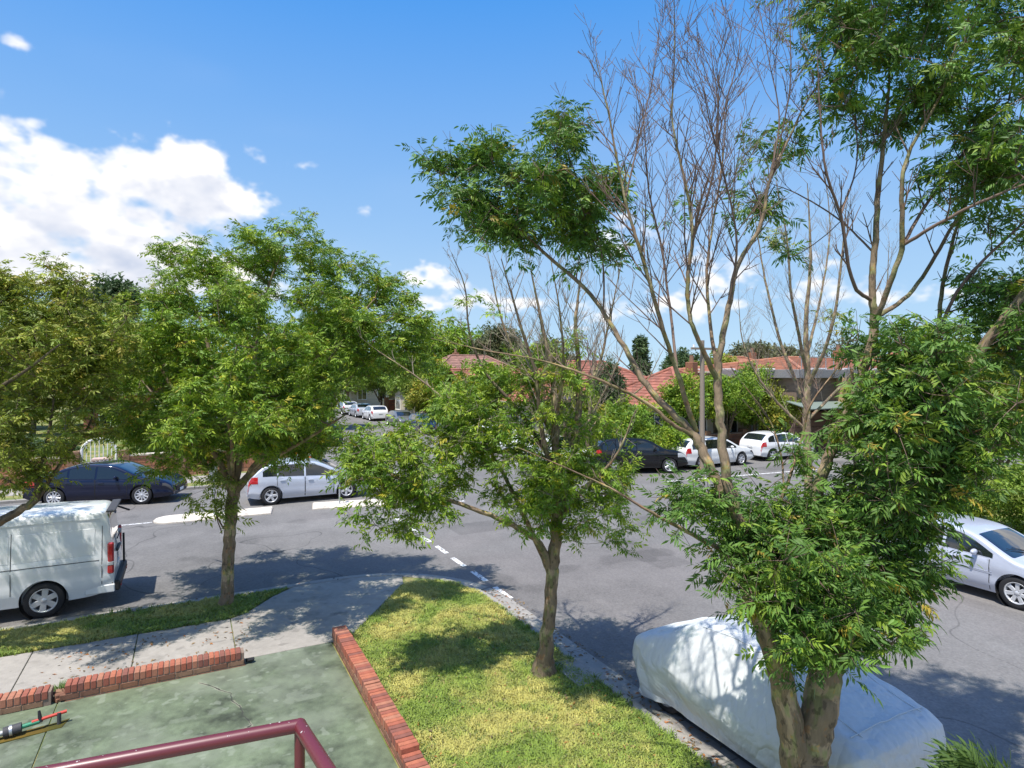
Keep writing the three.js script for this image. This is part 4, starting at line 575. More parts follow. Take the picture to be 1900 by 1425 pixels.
// limbs: [[px, py, depth, radius] ...]; resolved to points in the world. Clumps: where leaves grow, as points in the world too.
function makeTree(name, label, spec) {
  const r = mulberry(spec.seed), o = thing(name, label, 'tree', spec.group), nodes = [], D = spec.d;
  const root = spec.root; o.position.copy(root);
  const L = v => v.clone().sub(root);
  const trunkMat = spec.bark || M.bark, twigs = new Tubes();
  const fanTwigs = [];
  spec.limbs.forEach((lm, li) => {
    const raw = lm.p.map(q => { const v = L(at(q[0], q[1], q[2] === undefined ? D : q[2])); return { v, r: q[3] * (spec.slim || 1) }; });
    const n = raw.length, N = Math.max(8, (n - 1) * 6), pts = smooth(raw.map(q => q.v), N), rad = pts.map((_, i) => { const t = i / N * (n - 1), k = Math.min(n - 2, Math.floor(t)); return mix(raw[k].r, raw[k + 1].r, t - k); });
    pts.forEach((p, i) => { if (i && i < N) { const j = Math.min(0.03, rad[i] * 0.5); p.x += (r() - 0.5) * j; p.y += (r() - 0.5) * j; p.z += (r() - 0.5) * j; } });
    if (lm.flare) { const f = Math.max(2, Math.round(N * 0.14)); for (let i = 0; i < f; i++) rad[i] *= 1 + lm.flare * Math.pow(1 - i / f, 2); }
    const sides = rad[0] > 0.08 ? 16 : rad[0] > 0.03 ? 10 : 7;
    mesh(li === 0 ? 'trunk' : 'limb', new Tubes().add(pts, rad, sides, rad[0] > 0.05 ? 0.22 : 0.18, li + spec.seed).geo(), lm.mat || (rad[0] < 0.022 ? M.twig : trunkMat), o);
    const s0 = lm.from || 0.25; pts.forEach((p, i) => { if (i / N >= s0) nodes.push({ p, path: 0, r: rad[i] * 0.7, limb: true }); });
    if (lm.bare) fanTwigs.push({ pts, rad, bare: lm.bare });
  });
  // bare side twigs that bend upwards
  const tw = (p, dir, len, rad, lev) => {
    const n = 5, pts = [p.clone()], rr = [rad]; let d = dir.clone(); const q = p.clone();
    for (let k = 1; k <= n; k++) { d.y += 0.065; d.x += (r() - 0.5) * 0.2; d.z += (r() - 0.5) * 0.2; d.normalize(); q.addScaledVector(d, len / n); pts.push(q.clone()); rr.push(mix(rad, Math.max(0.0022, rad * 0.35), k / n)); }
    twigs.add(pts, rr, 4);
    if (lev > 0) { const m = 2 + Math.floor(r() * 3); for (let k = 0; k < m; k++) { const i = 1 + Math.floor(r() * (n - 1)), ax = new V3(r() - 0.5, (r() - 0.4) * 0.5, r() - 0.5).normalize(); tw(pts[i], d.clone().multiplyScalar(0.9).addScaledVector(ax, 0.75).normalize(), len * (0.35 + r() * 0.35), rr[i] * 0.7, lev - 1); } }
  };
  for (const f of fanTwigs) { const N = f.pts.length - 1; let acc = 0; for (let i = 2; i <= N; i++) { const seg = f.pts[i].distanceTo(f.pts[i - 1]); acc += seg; const t = i / N; if (acc > f.bare.step * (0.6 + r() * 0.8) && t > (f.bare.start || 0.2)) { acc = 0; const T = f.pts[i].clone().sub(f.pts[i - 1]).normalize(), ax = new V3(r() - 0.5, r() * 0.3, r() - 0.5).normalize(); tw(f.pts[i], T.multiplyScalar(0.85).addScaledVector(ax, 0.85).normalize(), f.bare.len * (0.45 + r() * 0.8) * (1.1 - 0.55 * t), Math.min(f.rad[i] * 0.6, 0.009), f.bare.lev === undefined ? 2 : f.bare.lev); } } }
  // leafy growth: join every leaf clump to the nearest wood
  const att = [];
  for (const c of spec.clumps) { const ctr = L(at(c[0], c[1], c[2])), k = c[2] / FOC, rx = c[3] * k, ry = c[4] * k, rd = c[5]; for (let i = 0; i < c[6]; i++) { const v = new V3(r() - 0.5, r() - 0.5, r() - 0.5).normalize().multiplyScalar(Math.pow(r(), 0.52) * 1.22); att.push({ p: ctr.clone().addScaledVector(rgt, v.x * rx).add(new V3(0, v.y * ry, 0)).addScaledVector(fwd, v.z * rd), c }); } }
  for (const a of att) { a.best = 1e9; }
  const relax = (nd) => { for (const a of att) if (!a.done) { const dx = a.p.x - nd.p.x, dy = a.p.y - nd.p.y, dz = a.p.z - nd.p.z; const cst = Math.sqrt(dx * dx + dy * dy * 0.8 + dz * dz) + nd.path * 0.22 + (dy < 0 ? -dy * 0.5 : 0); if (cst < a.best) { a.best = cst; a.nd = nd; } } };
  nodes.forEach(relax);
  const segs = [];
  for (let k = 0; k < att.length; k++) {
    let a = null; for (const q of att) if (!q.done && (!a || q.best < a.best)) a = q;
    a.done = true; const from = a.nd, d = a.p.distanceTo(from.p), n = Math.max(1, Math.ceil(d / 0.22)); let prev = from; const chain = [];
    for (let i = 1; i <= n; i++) { const t = i / n, p = from.p.clone().lerp(a.p, t); const sag = Math.sin(t * Math.PI) * d * 0.10; p.y -= sag * 0.6; p.x += (r() - 0.5) * 0.05 * (i < n); p.z += (r() - 0.5) * 0.05 * (i < n); const nd = { p, path: prev.path + d / n, parent: prev, w: 0 }; chain.push(nd); prev = nd; relax(nd); }
    a.end = prev; segs.push({ from, chain });
    for (let q = prev; q; q = q.parent) q.w = (q.w || 0) + 1;
  }
  for (const s of segs) { const pts = [s.from.p, ...s.chain.map(q => q.p)], cap = s.from.limb ? Math.max(0.006, s.from.r) : 9, rr = pts.map((_, i) => Math.min(cap, 0.0036 * Math.pow((i ? s.chain[i - 1] : s.chain[0]).w, 0.48))); twigs.add(pts, rr, rr[0] > 0.012 ? 6 : 4); }
  // leaves on short shoots
  const mats = [], cols = [], Y = new V3(0, 1, 0), leafS = spec.leafScale || 1;
  for (const a of att) {
    const shoots = a.c[7] || spec.shoots || 4, tone = a.c[8] || spec.tone;
    for (let s = 0; s < shoots; s++) {
      const d = new V3(r() - 0.5, r() * 0.9 - 0.22, r() - 0.5).normalize(), len = (0.2 + r() * 0.34) * Math.sqrt(leafS), p1 = a.p.clone().addScaledVector(d, len); p1.y -= len * 0.12;
      twigs.add([a.p, a.p.clone().lerp(p1, 0.5).add(new V3(0, len * 0.05, 0)), p1], [0.004, 0.003, 0.002], 3);
      const n = 3 + Math.floor(r() * 4);
      for (let k = 0; k < n; k++) {
        const t = (k + 0.6) / n, p = a.p.clone().lerp(p1, t), az = k * 2.4 + r(), out = new V3(Math.cos(az), r() * 1.5 - 0.72, Math.sin(az)).addScaledVector(d, 0.5).normalize();
        const q = new THREE.Quaternion().setFromUnitVectors(Y, out), zN = new V3(0, 0, 1).applyQuaternion(q), want = Y.clone().addScaledVector(out, -out.y).normalize(); let ang = Math.atan2(new V3().crossVectors(zN, want).dot(out), zN.dot(want)); ang += (r() - 0.5) * 2.5; q.premultiply(new THREE.Quaternion().setFromAxisAngle(out, ang));
        const sc = leafS * (0.65 + r() * 0.6); mats.push(new THREE.Matrix4().compose(p, q, new V3(sc, sc, sc)));
        const v = 0.72 + r() * 0.55, y = r(), m = tone(y); cols.push([m[0] * v, m[1] * v, m[2] * v]);
      }
    }
  }
  if (twigs.p.length) { const t = mesh('twigs', twigs.geo(), spec.twigMat || M.twig, o); t.userData.kind = 'stuff'; }
  if (mats.length) (spec.near ? leafNear : leafMid).forEach((geo, g) => { const pick = mats.map((m, i) => i).filter(i => i % 3 === g), im = new THREE.InstancedMesh(geo, leafMat, pick.length); im.name = 'foliage'; im.userData.kind = 'stuff'; im.castShadow = im.receiveShadow = true; pick.forEach((i, k) => { im.setMatrixAt(k, mats[i]); im.setColorAt(k, CC.setRGB(...cols[i])); }); o.add(im); });
  console.log(name, 'leaves', mats.length, 'twig verts', twigs.p.length / 3);
  return o;
}
const toneGreen = y => y < 0.03 ? [0.46, 0.41, 0.03] : y < 0.4 ? [0.26, 0.39, 0.03] : y < 0.75 ? [0.175, 0.31, 0.03] : [0.36, 0.47, 0.032];
const toneOlive = y => y < 0.06 ? [0.46, 0.39, 0.06] : y < 0.5 ? [0.33, 0.385, 0.045] : y < 0.8 ? [0.22, 0.30, 0.035] : [0.40, 0.44, 0.06];
const toneDeep = y => y < 0.02 ? [0.42, 0.32, 0.04] : y < 0.45 ? [0.15, 0.285, 0.038] : y < 0.8 ? [0.105, 0.215, 0.036] : [0.25, 0.37, 0.036];

// left street tree by the van
{
  const d = 12.3, c = [];
  const r = mulberry(12);
  // clumps filling an uneven dome
  for (let k = 0; k < 74; k++) { const v = new V3(r() - 0.5, r() - 0.5, r() - 0.5).normalize(), s = 0.45 + 0.5 * Math.sqrt(r()); let x = v.x * s, y = v.y * s; const lift = y > 0 ? 1 : 0.92; c.push([482 + x * 285, 690 - y * 235 * lift + Math.abs(x) * 30, d + v.z * s * 2.7, 36 + r() * 22, 27 + r() * 18, 0.38, 7]); if (c[c.length - 1][1] > 690 && c[c.length - 1][0] > 590) c[c.length - 1][0] = 500 + r() * 90; if (c[c.length - 1][1] > 830) c[c.length - 1][1] = 770 + r() * 60; }
  for (const [x, y, q] of [[320, 470, 0.2], [390, 500, -0.4], [285, 560, 0], [470, 470, 0.3], [545, 450, -0.2], [600, 500, 0.4], [660, 520, 0], [735, 560, 0.2], [770, 610, -0.3], [760, 660, 0.3], [240, 660, -0.3], [300, 840, -0.6], [350, 800, -1.2], [470, 790, -1.4], [250, 820, -0.2], [380, 860, 0.3], [700, 575, -0.2], [740, 625, 0.1], [680, 640, -0.5], [620, 600, 0.5], [650, 560, 0.1], [590, 560, -0.5], [270, 610, 0.3], [215, 700, 0.0], [430, 560, -0.5], [240, 740, 0.4], [300, 790, 0.2], [400, 830, 0.6], [330, 620, -0.8], [560, 640, -0.9]]) c.push([x, y, d + q * 2, 46, 34, 0.45, 7]);
  makeTree('street_tree', 'leafy green tree on the verge beside the white van', { seed: 101, slim: 0.84, d, root: W(0.67, 0.1, 13.53), group: null, tone: toneGreen, leafScale: 0.66, shoots: 8, bark: M.bark, clumps: c, limbs: [
    { p: [[420, 1128, d, 0.155], [424, 1060, d, 0.135], [426, 1000, d, 0.13], [431, 930, d, 0.14], [436, 895, d, 0.13]], flare: 0.35, from: 0.9 },
    { p: [[430, 915, d, 0.085], [408, 860, d, 0.065], [372, 800, d - 0.4, 0.05], [320, 720, d - 0.7, 0.035], [275, 640, d - 0.8, 0.02]] },
    { p: [[434, 905, d, 0.085], [418, 800, d, 0.065], [398, 690, d + 0.3, 0.05], [362, 570, d + 0.4, 0.035], [318, 490, d + 0.4, 0.018]] },
    { p: [[436, 905, d, 0.09], [452, 800, d + 0.2, 0.07], [470, 690, d + 0.4, 0.05], [490, 560, d + 0.5, 0.035], [528, 455, d + 0.4, 0.016]] },
    { p: [[442, 905, d, 0.085], [500, 830, d - 0.2, 0.06], [560, 740, d - 0.6, 0.045], [630, 640, d - 0.8, 0.03], [690, 560, d - 0.7, 0.016]] },
    { p: [[440, 912, d, 0.06], [478, 870, d - 0.4, 0.045], [560, 820, d - 1.0, 0.035], [640, 770, d - 1.4, 0.018]] },
    { p: [[436, 900, d, 0.07], [470, 780, d + 0.8, 0.05], [560, 650, d + 1.4, 0.035], [650, 560, d + 1.6, 0.018]] },
    { p: [[434, 905, d, 0.06], [390, 830, d + 0.7, 0.045], [310, 760, d + 1.5, 0.03], [250, 690, d + 1.7, 0.016]] },
    { p: [[432, 905, d, 0.05], [430, 820, d - 0.8, 0.04], [420, 740, d - 1.5, 0.03], [440, 640, d - 1.9, 0.016]] },
    { p: [[418, 985, d, 0.022], [404, 960, d - 0.1, 0.014], [398, 925, d - 0.15, 0.008]] } ] });
  makeTree('street_tree_sprout', 'small pale green shoot growing from the left tree trunk', { seed: 102, d, root: W(0.67, 0.1, 13.53), tone: y => [0.28, 0.36, 0.06], shoots: 3, clumps: [[398, 925, d - 0.2, 30, 35, 0.25, 7, 3]], limbs: [{ p: [[412, 990, d - 0.14, 0.012], [402, 960, d - 0.2, 0.01], [398, 925, d - 0.2, 0.006]] }] });
}
// left edge tree
{
  const d = 9.9;
  makeTree('street_tree', 'yellow green tree at the left edge with a bent branch over the van', { seed: 103, d, root: W(-4.2, 0.1, 13.3), tone: toneOlive, leafScale: 0.64, shoots: 8, bark: M.barkDark,
    clumps: [[60, 640, d, 120, 100, 1.2, 46], [70, 780, d, 120, 80, 1.2, 42], [160, 690, d + 0.4, 70, 120, 1.0, 34], [40, 540, d, 70, 45, 0.7, 16], [110, 560, d + 0.3, 50, 40, 0.6, 9], [60, 865, d, 50, 36, 0.5, 10], [-110, 650, d, 130, 150, 1.2, 50], [-40, 520, d, 80, 50, 0.9, 14], [-230, 560, d + 0.5, 150, 180, 1.4, 40], [205, 640, d + 0.2, 40, 60, 0.5, 8]],
    limbs: [
      { p: [[-205, 1230, 9.84, 0.17], [-200, 1120, d, 0.15], [-190, 1010, d, 0.15], [-170, 930, d, 0.12], [-150, 820, d, 0.09], [-130, 690, d, 0.06], [-110, 560, d, 0.03]], flare: 0.3, from: 0.5 },
      { p: [[-190, 1050, d, 0.1], [-90, 1010, d - 0.1, 0.085], [-10, 975, d - 0.2, 0.07], [40, 945, d - 0.2, 0.06], [66, 925, d - 0.2, 0.055], [72, 890, d - 0.2, 0.045], [86, 830, d - 0.1, 0.03], [100, 740, d, 0.014]], from: 0.6 },
      { p: [[66, 930, d - 0.2, 0.035], [120, 850, d, 0.028], [165, 790, d + 0.2, 0.018], [185, 700, d + 0.3, 0.009]] },
      { p: [[-170, 930, d, 0.07], [-80, 800, d + 0.3, 0.055], [10, 680, d + 0.4, 0.035], [60, 560, d + 0.3, 0.015]] },
      { p: [[-160, 860, d, 0.06], [-60, 760, d - 0.6, 0.045], [30, 700, d - 0.9, 0.025], [110, 640, d - 0.7, 0.012]] }] });
}
// middle tree on the lawn
{
  const d = 9.5, b1 = { step: 0.09, len: 0.9, start: 0.1 };
  makeTree('street_tree', 'slender tree on the lawn, half leafy and half bare twigs above', { seed: 104, d, root: W(4.86, 0.1, 8.22), tone: toneGreen, leafScale: 0.64, shoots: 6, bark: M.bark, twigMat: M.twigPale,
    clumps: [[960, 720, d, 95, 70, 0.8, 30], [905, 830, d - 0.1, 110, 66, 0.8, 36], [770, 850, d - 0.3, 110, 50, 0.7, 30], [700, 905, d - 0.4, 75, 60, 0.5, 22], [1055, 880, d, 100, 66, 0.7, 34], [1100, 960, d - 0.2, 62, 44, 0.5, 14], [985, 925, d - 0.2, 80, 50, 0.6, 20], [830, 770, d + 0.2, 60, 40, 0.5, 10], [1150, 900, d + 0.2, 50, 40, 0.4, 8], [800, 930, d - 0.4, 70, 30, 0.4, 12], [660, 840, d - 0.3, 40, 40, 0.4, 6], [1010, 640, d + 0.3, 50, 40, 0.4, 5], [870, 560, d + 0.3, 50, 60, 0.4, 4, 2], [1075, 790, d + 0.3, 70, 60, 0.5, 14], [740, 960, d - 0.4, 50, 25, 0.3, 6]],
    limbs: [
      { p: [[1008, 1252, 9.5, 0.13], [1013, 1200, d, 0.105], [1021, 1120, d, 0.095], [1026, 1050, d, 0.1], [1032, 985, d, 0.085], [1034, 900, d, 0.065], [1030, 800, d, 0.055], [1026, 700, d + 0.1, 0.04], [1005, 600, d + 0.2, 0.026], [985, 500, d + 0.2, 0.01]], flare: 0.7, from: 0.45, bare: { step: 0.15, len: 0.8, start: 0.68 } },
      { p: [[1024, 1075, d, 0.06], [1002, 1010, d - 0.1, 0.05], [962, 980, d - 0.2, 0.042], [900, 952, d - 0.3, 0.034], [840, 930, d - 0.4, 0.028], [760, 900, d - 0.5, 0.02], [680, 850, d - 0.5, 0.01]] },
      { p: [[1020, 1060, d, 0.05], [985, 985, d + 0.2, 0.04], [945, 900, d + 0.4, 0.032], [890, 810, d + 0.5, 0.024], [800, 720, d + 0.6, 0.016], [700, 650, d + 0.7, 0.006]], bare: { step: 0.2, len: 0.6, start: 0.6, lev: 1 } },
      { p: [[1032, 985, d, 0.06], [1060, 880, d + 0.1, 0.055], [1072, 780, d + 0.2, 0.05], [1074, 680, d + 0.2, 0.042], [1068, 600, d + 0.2, 0.028], [1080, 500, d + 0.3, 0.01]], bare: b1 },
      { p: [[1032, 900, d, 0.045], [1005, 800, d - 0.2, 0.036], [995, 700, d - 0.3, 0.028], [965, 600, d - 0.3, 0.02], [930, 480, d - 0.3, 0.007]], bare: b1, mat: M.barkDark },
      { p: [[1028, 860, d, 0.04], [960, 760, d + 0.4, 0.03], [900, 690, d + 0.5, 0.022], [872, 620, d + 0.5, 0.016], [862, 530, d + 0.5, 0.011], [838, 470, d + 0.5, 0.005]], bare: { step: 0.13, len: 0.55, start: 0.4 }, mat: M.barkDark },
      { p: [[1030, 820, d, 0.035], [975, 700, d + 0.6, 0.026], [930, 590, d + 0.8, 0.016], [905, 470, d + 0.9, 0.006]], bare: b1 },
      { p: [[1072, 760, d + 0.2, 0.03], [1110, 680, d + 0.5, 0.024], [1130, 600, d + 0.6, 0.016], [1150, 500, d + 0.7, 0.006]], bare: b1 },
      { p: [[1040, 960, d, 0.04], [1090, 900, d - 0.3, 0.03], [1140, 850, d - 0.4, 0.018], [1180, 760, d - 0.4, 0.007]], bare: { step: 0.22, len: 0.4, start: 0.5, lev: 1 } },
      { p: [[1030, 790, d, 0.03], [1045, 690, d - 0.5, 0.022], [1040, 590, d - 0.7, 0.014], [1020, 470, d - 0.8, 0.005]], bare: b1 },
      { p: [[960, 760, d + 0.4, 0.016], [880, 790, d + 0.2, 0.012], [820, 830, d, 0.008], [770, 790, d, 0.004]], bare: { step: 0.2, len: 0.5, start: 0.3, lev: 1 }, mat: M.twigPale }] });
}
// large tree with several stems in the right foreground
{
  const d = 6.0, bb = { step: 0.09, len: 0.85, start: 0.2 }, bt = { step: 0.075, len: 0.82, start: 0.2 };
  const T = M.barkTan;
  makeTree('large_tree', 'large tree with two stems in the right foreground, leafy below and bare twigs on top', { seed: 105, d, root: W(5.2, 0.1, 4.03), tone: toneDeep, shoots: 6, near: true, slim: 0.82, bark: M.bark, leafScale: 0.66,
    clumps: [[1480, 1090, 5.75, 125, 100, 0.6, 64, 5], [1540, 1170, 5.6, 90, 60, 0.4, 18], [1600, 1110, 5.8, 95, 75, 0.5, 24], [1690, 1090, 5.7, 40, 40, 0.3, 6], [1400, 1000, 5.9, 80, 50, 0.4, 14], [1290, 955, 5.9, 50, 35, 0.35, 8], [1440, 940, 6.2, 60, 40, 0.4, 7], [1680, 870, 5.8, 92, 125, 0.6, 56], [1735, 745, 5.9, 95, 80, 0.6, 38], [1680, 660, 6.1, 80, 50, 0.6, 20], [1640, 990, 6.0, 85, 70, 0.5, 24], [1760, 900, 5.7, 50, 50, 0.4, 8], [1560, 1000, 6.3, 70, 70, 0.5, 18], [1780, 640, 6.3, 60, 50, 0.5, 9], [1830, 560, 6.4, 70, 40, 0.5, 8], [1490, 830, 6.6, 30, 30, 0.3, 2],
      [1000, 350, 7.0, 110, 75, 0.6, 26], [1040, 250, 7.0, 36, 40, 0.3, 7], [835, 305, 7.2, 38, 26, 0.3, 6], [900, 300, 7.1, 45, 30, 0.35, 7], [925, 420, 7.0, 70, 40, 0.5, 16], [1075, 430, 6.9, 66, 50, 0.5, 17], [1130, 350, 6.8, 30, 30, 0.3, 4], [880, 380, 7.1, 40, 40, 0.4, 7], [1120, 500, 6.9, 40, 30, 0.3, 3, 3],
      [1560, 60, 6.3, 50, 36, 0.5, 7], [1630, 110, 6.2, 50, 36, 0.5, 7], [1650, 20, 6.5, 60, 36, 0.5, 7], [1550, 170, 6.1, 40, 36, 0.35, 7], [1740, 150, 6.0, 56, 40, 0.5, 8], [1800, 50, 6.1, 60, 40, 0.6, 8], [1850, 140, 5.9, 50, 40, 0.5, 7], [1860, 260, 5.8, 60, 120, 0.7, 20], [1890, 60, 6.1, 50, 60, 0.5, 9], [1720, 40, 6.4, 50, 40, 0.5, 6], [1800, 330, 5.9, 50, 30, 0.4, 8], [1660, 190, 6.2, 70, 50, 0.5, 10], [1760, -120, 6.0, 220, 100, 1.2, 14], [1990, 150, 5.8, 90, 200, 1, 22], [1530, 20, 6.3, 40, 30, 0.4, 5],
      [1430, 290, 6.9, 40, 40, 0.35, 6, 4], [1400, 400, 6.9, 40, 36, 0.35, 5, 4], [1470, 470, 7, 20, 16, 0.2, 2, 3], [1290, 380, 6.9, 20, 14, 0.2, 1, 3], [1880, 640, 6.0, 50, 100, 0.5, 16], [1880, 430, 6.2, 40, 30, 0.3, 5]],
    limbs: [
      { p: [[1490, 1574, 6.0, 0.30], [1488, 1480, d, 0.24], [1474, 1400, d, 0.155], [1457, 1300, d - 0.05, 0.142], [1434, 1200, d - 0.1, 0.13], [1400, 1110, d - 0.1, 0.12], [1382, 1040, d, 0.105]], flare: 0.3, from: 0.7 },
      { p: [[1492, 1574, 6.0, 0.30], [1494, 1470, d, 0.25], [1504, 1400, d, 0.21], [1520, 1310, d, 0.20], [1537, 1230, d + 0.05, 0.185], [1548, 1150, d + 0.1, 0.125], [1560, 1080, d + 0.1, 0.11], [1590, 980, d + 0.1, 0.1], [1620, 910, d + 0.1, 0.09], [1640, 860, d + 0.1, 0.075], [1700, 780, d, 0.068], [1762, 728, d - 0.1, 0.062], [1832, 633, d - 0.2, 0.052], [1905, 535, d - 0.3, 0.042], [1990, 420, d - 0.4, 0.02]], from: 0.45 },
      { p: [[1386, 1050, d, 0.085], [1366, 980, d, 0.07], [1338, 915, d + 0.1, 0.062], [1310, 850, d + 0.2, 0.06], [1288, 808, d + 0.25, 0.055], [1250, 770, d + 0.3, 0.042], [1200, 715, d + 0.4, 0.038], [1150, 630, d + 0.6, 0.032], [1095, 545, d + 0.8, 0.027], [1010, 470, d + 0.95, 0.022], [930, 397, d + 1.05, 0.015], [884, 351, d + 1.1, 0.01], [830, 290, d + 1.2, 0.004]], bare: { step: 0.3, len: 0.5, start: 0.5, lev: 1 } },
      { p: [[1290, 812, d + 0.25, 0.028], [1245, 785, d + 0.15, 0.024], [1200, 748, d + 0.1, 0.021], [1100, 700, d + 0.1, 0.016], [1000, 668, d + 0.1, 0.011], [900, 650, d + 0.1, 0.007], [800, 628, d + 0.1, 0.003]], mat: T, bare: { step: 0.3, len: 0.55, start: 0.4, lev: 1 } },
      { p: [[1386, 1060, d, 0.085], [1372, 980, d - 0.05, 0.07], [1350, 890, d - 0.05, 0.058], [1338, 800, d, 0.052], [1331, 702, d + 0.05, 0.048], [1336, 650, d + 0.05, 0.038], [1352, 570, d + 0.1, 0.033], [1366, 500, d + 0.15, 0.028], [1412, 415, d + 0.2, 0.023], [1428, 334, d + 0.2, 0.018], [1461, 263, d + 0.25, 0.014], [1493, 196, d + 0.25, 0.01], [1535, 130, d + 0.25, 0.004]], bare: { step: 0.12, len: 0.5, start: 0.55 } },
      { p: [[1331, 705, d + 0.05, 0.036], [1305, 650, d - 0.05, 0.03], [1282, 597, d - 0.1, 0.026], [1276, 520, d - 0.1, 0.024], [1285, 444, d - 0.1, 0.021], [1279, 377, d - 0.1, 0.018], [1257, 275, d - 0.1, 0.014], [1247, 220, d - 0.1, 0.011], [1251, 118, d - 0.1, 0.008], [1251, -10, d - 0.1, 0.003]], bare: bt },
      { p: [[1285, 446, d - 0.1, 0.016], [1316, 353, d - 0.25, 0.013], [1328, 287, d - 0.3, 0.011], [1332, 196, d - 0.3, 0.008], [1318, 90, d - 0.3, 0.003]], bare: bt },
      { p: [[1330, 280, d - 0.3, 0.009], [1345, 200, d - 0.2, 0.008], [1367, 118, d - 0.2, 0.006], [1378, 30, d - 0.2, 0.003]], bare: bt },
      { p: [[1331, 690, d + 0.05, 0.026], [1318, 600, d + 0.3, 0.022], [1312, 500, d + 0.5, 0.018], [1322, 420, d + 0.6, 0.014], [1340, 300, d + 0.7, 0.009], [1350, 180, d + 0.75, 0.004]], mat: T, bare: bb },
      { p: [[1292, 800, d + 0.25, 0.034], [1256, 690, d + 0.1, 0.03], [1226, 597, d, 0.026], [1196, 490, d - 0.1, 0.022], [1160, 370, d - 0.1, 0.017], [1132, 225, d - 0.1, 0.011], [1106, 110, d - 0.1, 0.004]], bare: bt },
      { p: [[1256, 690, d + 0.1, 0.02], [1245, 590, d + 0.4, 0.017], [1228, 463, d + 0.5, 0.014], [1204, 353, d + 0.55, 0.011], [1194, 220, d + 0.6, 0.007], [1182, 160, d + 0.6, 0.003]], bare: bt },
      { p: [[1352, 570, d + 0.1, 0.016], [1367, 452, d - 0.1, 0.013], [1346, 334, d - 0.2, 0.01], [1320, 240, d - 0.25, 0.006], [1300, 130, d - 0.25, 0.003]], bare: bt },
      { p: [[1428, 334, d + 0.2, 0.012], [1446, 220, d + 0.3, 0.009], [1428, 118, d + 0.35, 0.006], [1408, 10, d + 0.4, 0.003]], bare: bt },
      { p: [[1440, 300, d + 0.2, 0.01], [1466, 160, d + 0.05, 0.008], [1466, 60, d, 0.006], [1462, -20, d, 0.003]], bare: bt },
      { p: [[1160, 370, d - 0.1, 0.012], [1185, 260, d + 0.1, 0.009], [1210, 150, d + 0.15, 0.006], [1228, 20, d + 0.2, 0.003]], bare: bt },
      { p: [[1120, 590, d + 0.7, 0.014], [1118, 480, d + 0.7, 0.011], [1090, 380, d + 0.8, 0.008], [1050, 270, d + 0.9, 0.006], [1046, 180, d + 0.9, 0.003]], bare: { step: 0.25, len: 0.4, start: 0.4, lev: 1 } },
      { p: [[1382, 1040, d, 0.04], [1326, 1013, d - 0.1, 0.03], [1263, 980, d - 0.2, 0.022], [1200, 946, d - 0.2, 0.016], [1130, 905, d - 0.2, 0.012], [1050, 868, d - 0.2, 0.008], [960, 830, d - 0.2, 0.004]], mat: T, bare: { step: 0.3, len: 0.45, start: 0.5, lev: 1 } },
      { p: [[1545, 1160, d + 0.08, 0.09], [1510, 1050, d + 0.3, 0.08], [1498, 985, d + 0.35, 0.078], [1528, 880, d + 0.4, 0.07], [1558, 795, d + 0.4, 0.064], [1587, 732, d + 0.35, 0.06], [1608, 670, d + 0.3, 0.055], [1622, 600, d + 0.3, 0.05], [1618, 545, d + 0.3, 0.042], [1622, 483, d + 0.3, 0.038], [1628, 373, d + 0.3, 0.032], [1640, 255, d + 0.3, 0.024], [1650, 150, d + 0.3, 0.015], [1652, 20, d + 0.3, 0.005]], bare: { step: 0.2, len: 0.5, start: 0.6, lev: 1 } },
      { p: [[1587, 732, d + 0.35, 0.024], [1582, 700, d + 0.3, 0.02], [1580, 684, d + 0.3, 0.016]], mat: T },
      { p: [[1620, 610, d + 0.3, 0.036], [1640, 555, d + 0.15, 0.034], [1672, 462, d, 0.03], [1674, 330, d - 0.1, 0.024], [1690, 275, d - 0.1, 0.02], [1746, 173, d - 0.1, 0.013], [1780, 60, d - 0.1, 0.005]], bare: { step: 0.2, len: 0.5, start: 0.4, lev: 1 } },
      { p: [[1672, 462, d, 0.022], [1715, 385, d + 0.2, 0.019], [1793, 275, d + 0.3, 0.014], [1856, 180, d + 0.3, 0.006]], bare: { step: 0.2, len: 0.5, start: 0.3, lev: 1 } },
      { p: [[1675, 455, d, 0.022], [1754, 408, d - 0.3, 0.019], [1833, 369, d - 0.5, 0.015], [1910, 338, d - 0.6, 0.01]], bare: { step: 0.22, len: 0.5, start: 0.3, lev: 1 } },
      { p: [[1622, 590, d + 0.3, 0.03], [1685, 548, d + 0.5, 0.026], [1735, 475, d + 0.6, 0.024], [1786, 385, d + 0.6, 0.019], [1816, 320, d + 0.6, 0.014], [1860, 220, d + 0.6, 0.006]], bare: { step: 0.2, len: 0.5, start: 0.3, lev: 1 } },
      { p: [[1620, 560, d + 0.3, 0.024], [1585, 530, d + 0.15, 0.022], [1560, 400, d, 0.018], [1532, 314, d - 0.1, 0.014], [1522, 216, d - 0.1, 0.01], [1516, 90, d - 0.1, 0.004]], bare: { step: 0.16, len: 0.5, start: 0.25 } },
      { p: [[1560, 400, d, 0.012], [1590, 300, d + 0.3, 0.009], [1588, 200, d + 0.35, 0.006], [1600, 80, d + 0.4, 0.003]], bare: bb },
      { p: [[1622, 470, d + 0.3, 0.014], [1560, 410, d + 0.6, 0.011], [1480, 360, d + 0.8, 0.008], [1430, 340, d + 0.9, 0.004]], bare: { step: 0.2, len: 0.4, start: 0.2, lev: 1 } },
      { p: [[1700, 780, d, 0.032], [1740, 640, d + 0.5, 0.028], [1746, 550, d + 0.7, 0.026], [1770, 440, d + 0.8, 0.022], [1800, 360, d + 0.8, 0.013], [1840, 240, d + 0.8, 0.005]], mat: T, bare: { step: 0.2, len: 0.5, start: 0.4, lev: 1 } },
